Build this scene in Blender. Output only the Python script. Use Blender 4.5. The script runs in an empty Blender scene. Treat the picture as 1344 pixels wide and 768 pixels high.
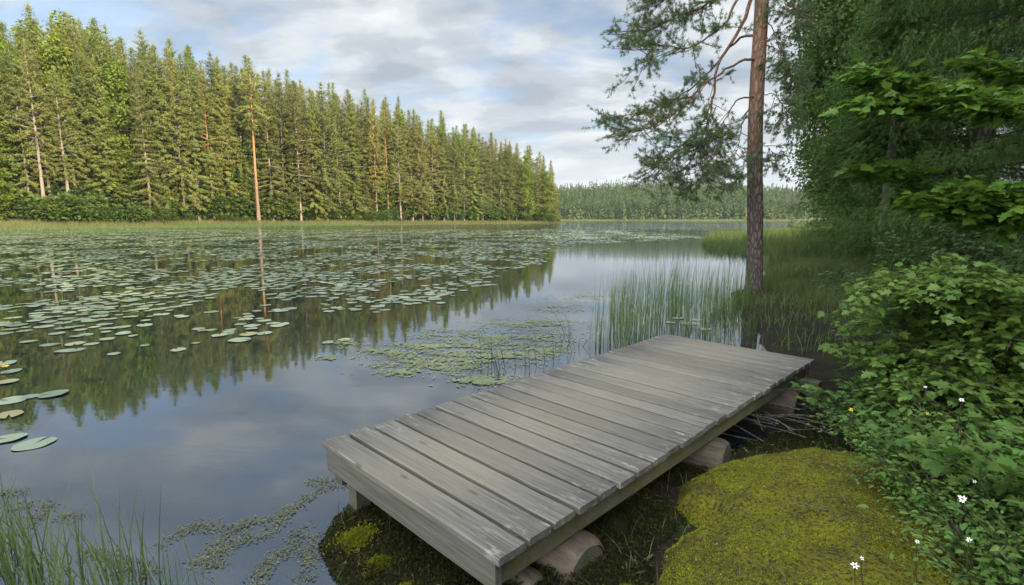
import bpy, math, random
import numpy as np
from mathutils import Vector, Matrix
R = math.radians
rng = np.random.default_rng(7)
random.seed(7)
SC = bpy.context.scene
COL = SC.collection

# ------------------------------------------------------------------ camera, sky, sun, exposure
CAMZ = 1.67
FPX, PITCH = 680.0, 8.08
cam = bpy.data.cameras.new('camera'); camo = bpy.data.objects.new('camera', cam); COL.objects.link(camo)
cam.sensor_width = 36; cam.lens = 36 * FPX / 1344; cam.clip_start = .05; cam.clip_end = 6000
camo.location = (0, 0, CAMZ); camo.rotation_euler = (R(90 - PITCH), 0, 0)
SC.camera = camo
SC.view_settings.view_transform = 'Standard'; SC.view_settings.look = 'None'
SC.view_settings.gamma = 1; SC.view_settings.use_curve_mapping = False
SC.view_settings.exposure = 1.22
SUN_AZ, SUN_EL = R(132), R(25)        # azimuth clockwise from +Y (the view direction)
sd = Vector((math.sin(SUN_AZ) * math.cos(SUN_EL), math.cos(SUN_AZ) * math.cos(SUN_EL), math.sin(SUN_EL)))
sun = bpy.data.lights.new('sun', 'SUN'); suno = bpy.data.objects.new('sun', sun); COL.objects.link(suno)
sun.energy = 4.9; sun.angle = R(.6); sun.color = (1, .86, .62)
suno.rotation_euler = sd.to_track_quat('Z', 'Y').to_euler()

world = bpy.data.worlds.new('World'); SC.world = world; world.use_nodes = True
def build_world():
    nt = world.node_tree; N = nt.nodes; L = nt.links
    for n in list(N): N.remove(n)
    def nd(t, **k):
        n = N.new(t)
        for a, b in k.items(): setattr(n, a, b)
        return n
    def M(op, a, b=None, c=None):
        n = nd('ShaderNodeMath', operation=op)
        for i, v in enumerate((a, b, c)):
            if v is None: continue
            if isinstance(v, (int, float)): n.inputs[i].default_value = v
            else: L.new(v, n.inputs[i])
        return n.outputs[0]
    out = nd('ShaderNodeOutputWorld'); bg = nd('ShaderNodeBackground'); bg.inputs[1].default_value = .08
    sky = nd('ShaderNodeTexSky', sky_type='NISHITA', sun_disc=False, sun_elevation=SUN_EL, sun_rotation=SUN_AZ)
    sky.air_density = 1.0; sky.dust_density = 1.2; sky.ozone_density = 1.5
    tc = nd('ShaderNodeTexCoord'); sx = nd('ShaderNodeSeparateXYZ'); L.new(tc.outputs['Generated'], sx.inputs[0])
    z = M('MAXIMUM', sx.outputs[2], 0.0)
    zz = M('ADD', z, .26)
    cx = nd('ShaderNodeCombineXYZ'); L.new(M('DIVIDE', sx.outputs[0], zz), cx.inputs[0]); L.new(M('DIVIDE', sx.outputs[1], zz), cx.inputs[1])
    def noise(scale, detail, rough, dist, off, sxy=(1, 1)):
        mp = nd('ShaderNodeMapping'); L.new(cx.outputs[0], mp.inputs[0]); mp.inputs['Location'].default_value = off
        mp.inputs['Scale'].default_value = (sxy[0], sxy[1], 1)
        n = nd('ShaderNodeTexNoise'); L.new(mp.outputs[0], n.inputs['Vector']); n.inputs['Scale'].default_value = scale
        n.inputs['Detail'].default_value = detail; n.inputs['Roughness'].default_value = rough; n.inputs['Distortion'].default_value = dist
        return n.outputs[0]
    def ramp(v, stops, interp='EASE'):
        r = nd('ShaderNodeValToRGB'); L.new(v, r.inputs[0]); r.color_ramp.interpolation = interp
        e = r.color_ramp.elements
        while len(e) < len(stops): e.new(.5)
        for q, (p, c) in zip(e, stops):
            q.position = p; q.color = (c[0], c[1], c[2], 1) if hasattr(c, '__len__') else (c, c, c, 1)
        return r.outputs[0]
    n1 = noise(2.0, 8, .56, .15, (3.1, 1.7, 0), (.85, 1.1))
    n2 = noise(3.0, 8, .54, .15, (8.4, 4.2, 1), (.8, 1.25))
    cover = ramp(n1, [(.36, 0), (.56, 1)])
    # thin veil everywhere, thicker low down
    low = ramp(z, [(0.0, 1), (.24, 0)])
    cov = M('MINIMUM', M('ADD', M('MULTIPLY', cover, .8), M('ADD', M('MULTIPLY', low, .30), .34)), 1.0)
    cov = M('MULTIPLY', cov, M('SUBTRACT', 1.0, M('MULTIPLY', M('MULTIPLY', ramp(z, [(.36, 0), (.60, 1)]), ramp(sx.outputs[1], [(.02, 0), (.3, 1)])), .5)))
    # cloud brightness: thick = grey underside, thin edges white
    body = ramp(n2, [(.36, (2.5, 2.85, 3.3)), (.47, (3.2, 3.5, 3.85)), (.58, (4.2, 4.45, 4.7)), (.70, (5.2, 5.3, 5.3))])
    lowc = nd('ShaderNodeMix', data_type='RGBA'); L.new(M('MULTIPLY', low, .6), lowc.inputs[0]); L.new(body, lowc.inputs[6]); lowc.inputs[7].default_value = (5.4, 5.65, 5.8, 1)
    # one lens-shaped cloud low over the far hill
    nx = M('DIVIDE', sx.outputs[0], M('MAXIMUM', sx.outputs[1], .05)); nz = M('DIVIDE', sx.outputs[2], M('MAXIMUM', sx.outputs[1], .05))
    nl = noise(6, 5, .6, .3, (1, 2, 3))
    wob = M('MULTIPLY', M('SUBTRACT', nl, .5), .9)
    dx = M('DIVIDE', M('SUBTRACT', nx, .165), .10); dz = M('DIVIDE', M('SUBTRACT', nz, .147), .020)
    d = M('ADD', M('ADD', M('MULTIPLY', dx, dx), M('MULTIPLY', dz, dz)), M('MULTIPLY', wob, 1.6))
    lens = ramp(d, [(.15, .85), (1.0, 0)])
    lensb = ramp(M('ADD', M('MULTIPLY', dz, .4), M('ADD', M('MULTIPLY', wob, .6), .5)), [(.2, (3.1, 3.4, 3.8)), (.8, (5.4, 5.4, 5.35))])
    # added fill: unseen clouds behind the camera and overhead brightened to light the foreground
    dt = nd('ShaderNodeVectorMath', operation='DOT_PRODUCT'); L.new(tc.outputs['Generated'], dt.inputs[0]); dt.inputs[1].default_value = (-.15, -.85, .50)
    sky_fill = M('ADD', M('MULTIPLY', ramp(M('ADD', M('MULTIPLY', dt.outputs['Value'], .5), .5), [(.46, 0), (.85, 1)]), 3.6), 1.0)
    sky_fill = M('MULTIPLY', sky_fill, M('ADD', 1.0, M('MULTIPLY', ramp(z, [(.45, 0), (.9, 1)]), .5)))
    gm = nd('ShaderNodeVectorMath', operation='SCALE'); L.new(lowc.outputs[2], gm.inputs[0]); L.new(sky_fill, gm.inputs['Scale'])
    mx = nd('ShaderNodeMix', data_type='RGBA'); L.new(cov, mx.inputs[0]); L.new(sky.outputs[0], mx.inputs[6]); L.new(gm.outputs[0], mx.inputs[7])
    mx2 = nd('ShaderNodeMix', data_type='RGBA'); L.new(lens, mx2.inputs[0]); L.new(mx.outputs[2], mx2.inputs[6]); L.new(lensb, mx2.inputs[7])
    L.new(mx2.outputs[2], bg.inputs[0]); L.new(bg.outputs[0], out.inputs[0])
build_world()
cy = SC.cycles
cy.max_bounces = 6; cy.diffuse_bounces = 3; cy.glossy_bounces = 3; cy.transmission_bounces = 3; cy.transparent_max_bounces = 4
cy.caustics_reflective = False; cy.caustics_refractive = False; cy.sample_clamp_indirect = 6
cy.use_denoising = True

# ------------------------------------------------------------------ picture geometry -> world (for measuring places off the photograph)
cp, sp = math.cos(R(PITCH)), math.sin(R(PITCH))
def ray(u, v):
    x = (u - 672) / FPX; y = (v - 384) / FPX
    return np.array([x, cp - y * sp, -(y * cp + sp)])
def ground_at(u, v, z=0.0):
    d = ray(u, v); return np.array([0, 0, CAMZ]) + d * ((z - CAMZ) / d[2])
def at_depth(u, v, y):
    d = ray(u, v); return np.array([0, 0, CAMZ]) + d * (y / d[1])

# ------------------------------------------------------------------ object helpers
def tag(o, label=None, cat=None, group=None, kind=None):
    if label: o['label'] = label
    if cat: o['category'] = cat
    if group: o['group'] = group
    if kind: o['kind'] = kind
    return o
def empty(name, loc=(0, 0, 0), rz=0.0, scale=(1, 1, 1)):
    o = bpy.data.objects.new(name, None); COL.objects.link(o); o.location = loc; o.rotation_euler = (0, 0, rz); o.scale = scale
    o.empty_display_size = .1
    return o
def copy_tree(root, loc, rz, scale):
    r = root.copy(); COL.objects.link(r); r.location = loc; r.rotation_euler = (0, 0, rz); r.scale = scale
    for k in list(r.keys()):
        if k in ('label', 'group'): del r[k]
    for ch in root.children:
        c = ch.copy(); COL.objects.link(c); c.parent = r
        for g in ch.children:
            d = g.copy(); COL.objects.link(d); d.parent = c
    return r

class MB:
    """collects vertices and faces with numpy and links them as ONE mesh object"""
    def __init__(s): s.V = []; s.I = []; s.C = []; s.n = 0; s.mi = []
    def add(s, V, F, mat=0):
        """V (n,3); F (m,k) index array or list of tuples"""
        V = np.asarray(V, float); s.V.append(V)
        if isinstance(F, np.ndarray):
            s.I.append((F + s.n).ravel()); s.C.append(np.full(len(F), F.shape[1])); m = len(F)
        else:
            for f in F: s.I.append(np.array(f) + s.n); s.C.append(np.array([len(f)]))
            m = len(F)
        s.mi.append(np.full(m, mat)); s.n += len(V)
    def shapes(s, shape, P, D, Nn, Ls, Ws, mat=0, Hs=None):
        """a flat shape (pts (a along, b across, c up), faces) set down at every P with axis D and normal Nn"""
        pts, faces = shape; pts = np.asarray(pts, float); k = len(pts); n = len(P)
        if n == 0: return
        D = D / (np.linalg.norm(D, axis=1, keepdims=True) + 1e-9)
        S = np.cross(D, Nn); S /= (np.linalg.norm(S, axis=1, keepdims=True) + 1e-9)
        U = np.cross(S, D)
        Ls = np.broadcast_to(Ls, (n,)); Ws = np.broadcast_to(Ws, (n,)); Hs = Ls if Hs is None else Hs
        V = (P[:, None, :] + D[:, None, :] * (Ls[:, None] * pts[None, :, 0])[..., None]
             + S[:, None, :] * (Ws[:, None] * pts[None, :, 1])[..., None]
             + U[:, None, :] * (Hs[:, None] * pts[None, :, 2])[..., None]).reshape(-1, 3)
        base = (np.arange(n) * k)[:, None]
        by = {}
        for f in faces: by.setdefault(len(f), []).append(f)
        off = s.n; s.V.append(V); s.n += len(V)
        for q, fs in by.items():
            F = (base[:, None, :] + np.array(fs)[None]).reshape(-1, q) + off
            s.I.append(F.ravel()); s.C.append(np.full(len(F), q)); s.mi.append(np.full(len(F), mat))
    def tube(s, P, Rr, sides=8, cap=True, mat=0):
        P = np.asarray(P, float); Rr = np.broadcast_to(Rr, (len(P),)); n = len(P)
        T = np.gradient(P, axis=0); T /= (np.linalg.norm(T, axis=1, keepdims=True) + 1e-9)
        ref = np.where(np.abs(T[:, 2:3]) > .9, np.array([[1., 0, 0]]), np.array([[0., 0, 1]]))
        if np.abs(T[0, 2]) > .9 or np.abs(T[-1, 2]) > .9: ref = np.tile(np.array([[1., .2, 0]]), (n, 1))
        A = np.cross(T, ref); A /= (np.linalg.norm(A, axis=1, keepdims=True) + 1e-9); B = np.cross(T, A)
        a = np.arange(sides) * 2 * np.pi / sides
        V = P[:, None] + Rr[:, None, None] * (A[:, None] * np.cos(a)[None, :, None] + B[:, None] * np.sin(a)[None, :, None])
        i = np.arange(n - 1)[:, None] * sides; j = np.arange(sides)[None]; j2 = (j + 1) % sides
        F = np.stack([i + j, i + j2, i + sides + j2, i + sides + j], -1).reshape(-1, 4)
        s.add(V.reshape(-1, 3), F, mat)
        if cap:
            s.I.append(np.arange(sides)[::-1] + s.n - n * sides); s.C.append(np.array([sides])); s.mi.append(np.array([mat]))
            s.I.append(np.arange(sides) + s.n - sides); s.C.append(np.array([sides])); s.mi.append(np.array([mat]))
    def blades(s, P, H, Wd, lean, segs=3, mat=0, curl=1.0, face=None):
        """grass / reed blades standing at P, bending along lean (n,2)"""
        n = len(P)
        if n == 0: return
        H = np.broadcast_to(H, (n,)); Wd = np.broadcast_to(Wd, (n,))
        ang = rng.uniform(0, 2 * np.pi, n) if face is None else face + rng.normal(0, .5, n)
        side = np.stack([np.cos(ang), np.sin(ang), np.zeros(n)], 1)
        V = []
        for k in range(segs + 1):
            t = k / segs
            c = P + np.stack([lean[:, 0] * t ** (1 + curl), lean[:, 1] * t ** (1 + curl), H * t * (1 - .12 * t * np.hypot(lean[:, 0], lean[:, 1]) / (H + 1e-6))], 1)
            w = Wd * (1 - t) ** .6 * .5
            if k < segs: V += [c - side * w[:, None], c + side * w[:, None]]
            else: V += [c]
        k = 2 * segs + 1
        V = np.stack(V, 1).reshape(-1, 3); base = (np.arange(n) * k)[:, None]
        off = s.n; s.V.append(V); s.n += len(V)
        q = [(2 * i, 2 * i + 1, 2 * i + 3, 2 * i + 2) for i in range(segs - 1)]
        if q:
            F = (base[:, None, :] + np.array(q)[None]).reshape(-1, 4) + off
            s.I.append(F.ravel()); s.C.append(np.full(len(F), 4)); s.mi.append(np.full(len(F), mat))
        F = base + np.array([[2 * segs - 2, 2 * segs - 1, 2 * segs]]) + off
        s.I.append(F.ravel()); s.C.append(np.full(len(F), 3)); s.mi.append(np.full(len(F), mat))
    def build(s, name, mats, parent=None, smooth=False, link=True):
        V = np.concatenate(s.V).astype(np.float32); I = np.concatenate(s.I).astype(np.int32); C = np.concatenate(s.C).astype(np.int32)
        me = bpy.data.meshes.new(name)
        me.vertices.add(len(V)); me.vertices.foreach_set('co', V.ravel())
        me.loops.add(len(I)); me.loops.foreach_set('vertex_index', I)
        me.polygons.add(len(C)); st = np.concatenate([[0], np.cumsum(C)[:-1]]).astype(np.int32)
        me.polygons.foreach_set('loop_start', st); me.polygons.foreach_set('loop_total', C)
        if not isinstance(mats, (list, tuple)): mats = [mats]
        for m in mats: me.materials.append(m)
        me.polygons.foreach_set('material_index', np.concatenate(s.mi).astype(np.int32))
        me.polygons.foreach_set('use_smooth', np.full(len(C), smooth))
        me.update(calc_edges=True); me.validate()
        o = bpy.data.objects.new(name, me); COL.objects.link(o)
        if parent: o.parent = parent
        return o

# flat shapes (along, across, up)
TRI = ([(0, -.5, 0), (0, .5, 0), (1, 0, 0)], [(0, 1, 2)])
LEAF = ([(0, 0, 0), (.3, .42, .05), (.65, .36, .04), (1, 0, -.06), (.65, -.36, .04), (.3, -.42, .05)], [(0, 1, 2, 3), (0, 3, 4, 5)])
LEAF4 = ([(0, 0, 0), (.45, .45, .05), (1, 0, -.05), (.45, -.45, .05)], [(0, 1, 2), (0, 2, 3)])
def comb(n=4, spread=.5, drop=.05):
    pts = [(0, -.04, 0), (0, .04, 0), (1, 0, -drop)]; F = [(0, 1, 2)]
    for i in range(n):
        a = .05 + .72 * i / n; l = (.95 - .55 * i / n) * spread
        for sg in (1, -1):
            k = len(pts)
            pts += [(a, 0, -drop * a), (a + .14, 0, -drop * a), (a + .24 + l * .32, sg * l, -drop * a - .06)]
            F.append((k, k + 1, k + 2) if sg < 0 else (k + 1, k, k + 2))
    return pts, F
def fan(n=3, spread=.6, drop=.12):
    pts = [(0, 0, 0), (.35, .13, -drop * .3), (1, 0, -drop), (.35, -.13, -drop * .3)]; F = [(0, 3, 2, 1)]
    for i in range(n):
        a = .04 + .62 * i / n; l = (1 - .5 * i / n) * spread
        for sg in (1, -1):
            k = len(pts); pts += [(a, 0, -drop * a), (a + .34, sg * .03, -drop * a), (a + .34 + l * .30, sg * l, -drop * a - .08), (a + .10 + l * .2, sg * l * .75, -drop * a - .05)]
            F.append((k, k + 1, k + 2, k + 3) if sg < 0 else (k + 3, k + 2, k + 1, k))
    return pts, F
SPRAY = fan(3, .60, .12)
FEATHER = fan(1, .5, .12)
SPRAY_BIG = comb(5, .5, .12)
def maple():
    half = [(.0, .0), (-.06, .14), (.06, .20), (.00, .46), (.17, .32), (.22, .27), (.36, .58), (.46, .42), (.46, .16), (.62, .30), (.74, .20)]
    pts = [(a, b, .10 * abs(b)) for a, b in half] + [(1, 0, -.03)] + [(a, -b, .10 * abs(b)) for a, b in half[1:][::-1]]
    n = len(half)
    right = list(range(0, n + 1)); left = [0] + list(range(n, len(pts)))
    return pts, [tuple(right[::-1]), tuple(left[::-1])]
MAPLE = maple()

# ------------------------------------------------------------------ materials
def newmat(name):
    m = bpy.data.materials.new(name); m.use_nodes = True
    nt = m.node_tree
    for n in list(nt.nodes): nt.nodes.remove(n)
    return m, nt.nodes, nt.links
class G:
    """small node helper"""
    def __init__(s, name): s.m, s.N, s.L = newmat(name)
    def n(s, t, ins=None, **k):
        nd = s.N.new(t)
        for a, b in k.items(): setattr(nd, a, b)
        for a, b in (ins or {}).items(): s.put(nd.inputs[a], b)
        return nd
    def put(s, sock, v):
        if isinstance(v, bpy.types.NodeSocket): s.L.new(v, sock)
        elif hasattr(v, '__len__') and sock.type == 'RGBA' and len(v) == 3: sock.default_value = (*v, 1)
        else: sock.default_value = v
    def math(s, op, a, b=0.0, c=None):
        nd = s.N.new('ShaderNodeMath'); nd.operation = op; s.put(nd.inputs[0], a); s.put(nd.inputs[1], b)
        if c is not None: s.put(nd.inputs[2], c)
        return nd.outputs[0]
    def mix(s, f, a, b, blend='MIX'):
        nd = s.N.new('ShaderNodeMix'); nd.data_type = 'RGBA'; nd.blend_type = blend
        s.put(nd.inputs[0], f); s.put(nd.inputs[6], a); s.put(nd.inputs[7], b); return nd.outputs[2]
    def ramp(s, v, stops, interp='LINEAR'):
        nd = s.N.new('ShaderNodeValToRGB'); s.put(nd.inputs[0], v); nd.color_ramp.interpolation = interp
        e = nd.color_ramp.elements
        while len(e) < len(stops): e.new(.5)
        for q, (p, c) in zip(e, stops):
            q.position = p; q.color = (*c, 1) if hasattr(c, '__len__') else (c, c, c, 1)
        return nd.outputs[0]
    def coords(s, scale=(1, 1, 1), kind='Object', loc=(0, 0, 0), rot=(0, 0, 0)):
        tc = s.N.new('ShaderNodeTexCoord'); mp = s.N.new('ShaderNodeMapping'); s.L.new(tc.outputs[kind], mp.inputs[0])
        mp.inputs['Scale'].default_value = scale; mp.inputs['Location'].default_value = loc; mp.inputs['Rotation'].default_value = rot
        return mp.outputs[0]
    def noise(s, vec, scale, detail=4, rough=.55, dist=0.0):
        nd = s.n('ShaderNodeTexNoise', {'Vector': vec, 'Scale': scale, 'Detail': detail, 'Roughness': rough, 'Distortion': dist}); return nd.outputs[0]
    def bump(s, h, strength=.5, dist=.01, normal=None):
        nd = s.n('ShaderNodeBump', {'Height': h, 'Strength': strength, 'Distance': dist})
        if normal is not None: s.L.new(normal, nd.inputs['Normal'])
        return nd.outputs[0]
    def out(s, sh): s.L.new(sh, s.n('ShaderNodeOutputMaterial').inputs[0]); return s.m
    def principled(s, col, rough=.8, spec=.3, normal=None):
        nd = s.n('ShaderNodeBsdfPrincipled', {'Base Color': col, 'Roughness': rough, 'Specular IOR Level': spec})
        if normal is not None: s.L.new(normal, nd.inputs['Normal'])
        return nd.outputs[0]

def leafmat(name, c1, c2, trans=.35, objvar=.18, clump=.25, cscale=.35, spec=.25, rough=.5):
    g = G(name)
    geo = g.n('ShaderNodeNewGeometry'); oi = g.n('ShaderNodeObjectInfo')
    col = g.mix(geo.outputs['Random Per Island'], c1, c2)
    nz = g.noise(g.coords((1, 1, 1)), cscale, 3)
    val = g.math('ADD', g.math('MULTIPLY', g.math('SUBTRACT', nz, .5), clump * 2), 1.0)
    val = g.math('MULTIPLY', val, g.math('ADD', g.math('MULTIPLY', oi.outputs['Random'], objvar * 2), 1 - objvar))
    hue = g.math('ADD', g.math('MULTIPLY', g.math('FRACT', g.math('MULTIPLY', oi.outputs['Random'], 7.31)), .04), .485)
    hs = g.n('ShaderNodeHueSaturation', {'Color': col, 'Hue': hue, 'Value': val, 'Saturation': 1.0})
    pr = g.principled(hs.outputs[0], rough, spec)
    tr = g.n('ShaderNodeBsdfTranslucent', {'Color': g.mix(.5, hs.outputs[0], (.10, .16, .02), 'MIX')})
    mx = g.n('ShaderNodeMixShader', {0: trans}); g.L.new(pr, mx.inputs[1]); g.L.new(tr.outputs[0], mx.inputs[2])
    return g.out(mx.outputs[0])

M = {}
M['spruce'] = leafmat('spruce_needles', (.148, .168, .032), (.190, .198, .042), .3, .25)
M['pine'] = leafmat('pine_needles', (.165, .170, .038), (.208, .204, .050), .3, .25)
M['birch'] = leafmat('birch_leaves', (.150, .195, .020), (.195, .240, .030), .4, .15)
M['shrub'] = leafmat('shrub_leaves', (.050, .085, .014), (.10, .135, .028), .4, .2)
M['far'] = leafmat('far_needles', (.062, .100, .028), (.100, .135, .038), .2, 0, .9, .10)
M['far2'] = leafmat('far_dark_needles', (.034, .058, .020), (.058, .085, .028), .15, 0, .6, .10)
M['far3'] = leafmat('far_olive_needles', (.095, .120, .034), (.140, .150, .046), .25, 0, .6, .10)
M['nearpine'] = leafmat('near_pine_needles', (.090, .140, .055), (.150, .20, .080), .2, 0, .25, .8)
M['nearspruce'] = leafmat('near_spruce_needles', (.056, .104, .020), (.098, .150, .030), .35, .15, .3, .5)
M['nearbirch'] = leafmat('near_birch_leaves', (.080, .150, .034), (.135, .215, .050), .4, .1)
M['maple'] = leafmat('maple_leaves', (.088, .180, .030), (.150, .250, .048), .42, .08, .2, 1.2, .35, .42)
M['maplehigh'] = leafmat('maple_tree_leaves', (.085, .165, .018), (.150, .24, .030), .45, .05, .2, 1.2, .35, .42)
M['thicket'] = leafmat('thicket_leaves', (.055, .115, .028), (.095, .165, .042), .35, .15, .3, .9, .4, .4)
M['herb'] = leafmat('herb_leaves', (.080, .160, .032), (.140, .230, .050), .4, .15, .2, 3)
M['reed'] = leafmat('reed_blades', (.10, .165, .05), (.17, .23, .075), .35, 0, .3, .6)
M['sedge'] = leafmat('sedge_blades', (.075, .115, .030), (.135, .18, .055), .35, 0, .3, .5)
M['meadow'] = leafmat('meadow_grass', (.10, .12, .035), (.17, .165, .06), .35, 0, .4, .08)
M['stem'] = leafmat('dark_stems', (.030, .045, .022), (.05, .065, .03), .1, 0)
M['moss'] = leafmat('moss_sprigs', (.175, .172, .011), (.34, .31, .022), .25, 0, .35, 3.0, .1, .8)
M['mossbright'] = leafmat('bright_moss_sprigs', (.09, .105, .008), (.20, .20, .015), .25, 0, .3, 3.0, .1, .8)
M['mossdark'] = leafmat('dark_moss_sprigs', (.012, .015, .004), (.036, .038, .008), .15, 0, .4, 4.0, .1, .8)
M['litter'] = leafmat('dry_litter', (.05, .032, .018), (.13, .10, .06), .1, 0, .3, 3, .1, .8)
M['weed'] = leafmat('floating_weed_leaves', (.17, .21, .09), (.28, .32, .16), .2, 0, .3, 1.5, .5, .3)
M['weedbrown'] = leafmat('drift_weed_leaves', (.08, .085, .04), (.17, .17, .085), .1, 0, .3, 4)

def bark(name, c1, c2, c3=None, hsplit=None, sc=9, stretch=.25):
    """c1/c2 plates and furrows; c3: flaking upper bark above the height hsplit"""
    g = G(name)
    v = g.coords((sc, sc, sc * stretch))
    vo = g.n('ShaderNodeTexVoronoi', {'Vector': v, 'Scale': 1.2, 'Randomness': 1.0}, feature='DISTANCE_TO_EDGE')
    nz = g.noise(v, 2.2, 6, .65)
    f = g.ramp(g.math('ADD', g.math('MULTIPLY', vo.outputs[0], 1.6), g.math('MULTIPLY', g.math('SUBTRACT', nz, .5), .7)), [(.05, 0), (.45, 1)])
    col = g.mix(f, c2, c1)
    if c3 is not None:
        sx = g.n('ShaderNodeSeparateXYZ'); g.L.new(g.coords(), sx.inputs[0])
        t = g.ramp(g.math('ADD', g.math('DIVIDE', sx.outputs[2], hsplit), g.math('MULTIPLY', g.math('SUBTRACT', g.noise(g.coords((2, 2, .6)), 1.5, 4), .5), .5)), [(.55, 0), (1.0, 1)])
        col = g.mix(t, col, g.mix(f, tuple(q * .55 for q in c3), c3))
    col = g.mix(g.math('MULTIPLY', g.noise(g.coords(), 1.3, 4), .5), col, tuple(q * .6 for q in c1))
    return g.out(g.principled(col, .9, .15, g.bump(f, .9, .02)))
M['bark_grey'] = bark('grey_bark', (.20, .17, .135), (.075, .062, .05))
M['bark_pale'] = bark('pale_bark', (.38, .31, .24), (.18, .145, .11))
M['bark_orange'] = bark('orange_bark', (.30, .20, .13), (.13, .09, .06), (.52, .25, .10), 9)
M['bark_pine'] = bark('lake_pine_bark', (.21, .165, .135), (.06, .048, .04), (.44, .25, .145), 4.6, 12, .35)
M['twig'] = bark('twig_bark', (.11, .085, .065), (.05, .04, .032), sc=30)
M['limb'] = bark('limb_bark', (.34, .18, .10), (.14, .08, .05), sc=20)
M['branch_green'] = bark('young_branch_bark', (.12, .12, .06), (.06, .055, .03), sc=30)
M['twigdark'] = bark('dark_twig_bark', (.045, .036, .028), (.02, .017, .014), sc=30)
M['deadtwig'] = bark('dead_twig_bark', (.22, .20, .16), (.10, .09, .07), sc=40)

def wood(name, tone=(1, 1, 1), mossy=0.0, wear=True):
    g = G(name)
    geo = g.n('ShaderNodeNewGeometry'); rnd = geo.outputs['Random Per Island']
    tc = g.n('ShaderNodeTexCoord'); sx = g.n('ShaderNodeSeparateXYZ'); g.L.new(tc.outputs['Object'], sx.inputs[0])
    off = g.n('ShaderNodeCombineXYZ', {0: g.math('MULTIPLY', rnd, 37.0), 1: g.math('MULTIPLY', rnd, 13.0), 2: g.math('MULTIPLY', rnd, 5.0)})
    va = g.n('ShaderNodeVectorMath', operation='ADD'); g.L.new(tc.outputs['Object'], va.inputs[0]); g.L.new(off.outputs[0], va.inputs[1])
    def mp(s):
        m = g.n('ShaderNodeMapping'); g.L.new(va.outputs[0], m.inputs[0]); m.inputs['Scale'].default_value = s; return m.outputs[0]
    fine = g.noise(mp((3, 110, 110)), 1, 5, .65, .3)
    mid = g.noise(mp((1.6, 34, 34)), 1, 4, .6, .6)
    big = g.noise(mp((1.5, 4, 4)), 1, 4, .6, .2)
    rings = g.n('ShaderNodeTexWave', {'Vector': mp((.35, 9, 9)), 'Scale': 2.2, 'Distortion': 5.0, 'Detail': 3.0, 'Detail Scale': 1.2}, wave_type='BANDS', bands_direction='Y').outputs[1]
    T = lambda c: tuple(a * b for a, b in zip(c, tone))
    base = g.mix(g.ramp(big, [(.3, 0), (.7, 1)]), T((.185, .180, .168)), T((.27, .262, .245)))
    base = g.mix(g.math('MULTIPLY', g.ramp(mid, [(.35, 1), (.6, 0)]), .62), base, T((.15, .145, .135)))
    base = g.mix(g.math('MULTIPLY', rings, .18), base, T((.17, .16, .145)))
    base = g.mix(g.math('MULTIPLY', g.ramp(fine, [(.32, 1), (.50, 0)]), .78), base, T((.10, .095, .088)))
    base = g.mix(g.math('MULTIPLY', g.ramp(fine, [(.56, 0), (.70, 1)]), .5), base, T((.42, .41, .39)))
    if wear:
        cr = g.noise(mp((.9, 46, 20)), 1, 2, .5, .5); crl = g.ramp(g.math('ABSOLUTE', g.math('SUBTRACT', cr, .5)), [(.006, 1), (.022, 0)])
        base = g.mix(g.math('MULTIPLY', g.math('MULTIPLY', crl, g.ramp(big, [(.42, 0), (.56, 1)])), .8), base, T((.05, .047, .043)))
        # trodden middle of the deck is barer and tan, ends weathered darker with pale lichen flecks
        wn = g.math('ADD', sx.outputs[0], g.math('MULTIPLY', g.math('SUBTRACT', g.noise(mp((2.2, 7, 1)), 1, 4, .6), .5), .5))
        mid_m = g.ramp(g.math('ABSOLUTE', g.math('SUBTRACT', wn, .68)), [(.12, 1), (.62, 0)], 'EASE')
        base = g.mix(g.math('MULTIPLY', mid_m, .48), base, T((.30, .275, .215)))
        end_m = g.ramp(g.math('ABSOLUTE', g.math('SUBTRACT', wn, .73)), [(.42, 0), (.78, 1)])
        base = g.mix(g.math('MULTIPLY', g.math('MULTIPLY', end_m, g.ramp(g.noise(mp((2.5, 14, 4)), 1, 5, .65), [(.32, 1), (.62, .15)])), .8), base, T((.085, .082, .078)))
        fl = g.ramp(g.noise(mp((9, 26, 20)), 1, 6, .7), [(.55, 0), (.66, 1)])
        base = g.mix(g.math('MULTIPLY', g.math('MULTIPLY', fl, end_m), .75), base, T((.50, .49, .47)))
        kn = g.n('ShaderNodeTexVoronoi', {'Vector': mp((2.2, 9, 4)), 'Scale': 1.0})
        base = g.mix(g.math('MULTIPLY', g.ramp(kn.outputs[0], [(.05, 1), (.11, 0)]), .6), base, T((.08, .065, .05)))
    pv = g.math('ADD', g.math('MULTIPLY', rnd, .30), .85)
    base = g.mix(1.0, base, g.n('ShaderNodeCombineColor', {0: pv, 1: pv, 2: pv}).outputs[0], 'MULTIPLY')
    if mossy:
        mo = g.ramp(g.noise(mp((2, 6, 6)), 1, 5, .65), [(.38, 0), (.62, 1)])
        base = g.mix(g.math('MULTIPLY', mo, mossy), base, (.085, .085, .022))
    h = g.math('ADD', g.math('MULTIPLY', fine, .6), g.math('MULTIPLY', mid, .7))
    return g.out(g.principled(base, .78, .25, g.bump(h, .55, .004)))
M['deck'] = wood('weathered_deck_wood', (.74, .705, .645))
M['beam'] = wood('beam_wood', (.55, .53, .44), .75, False)
M['fascia'] = wood('fascia_wood', (.58, .55, .48), .15, False)
M['post'] = wood('post_wood', (.5, .47, .39), .35, False)

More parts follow.
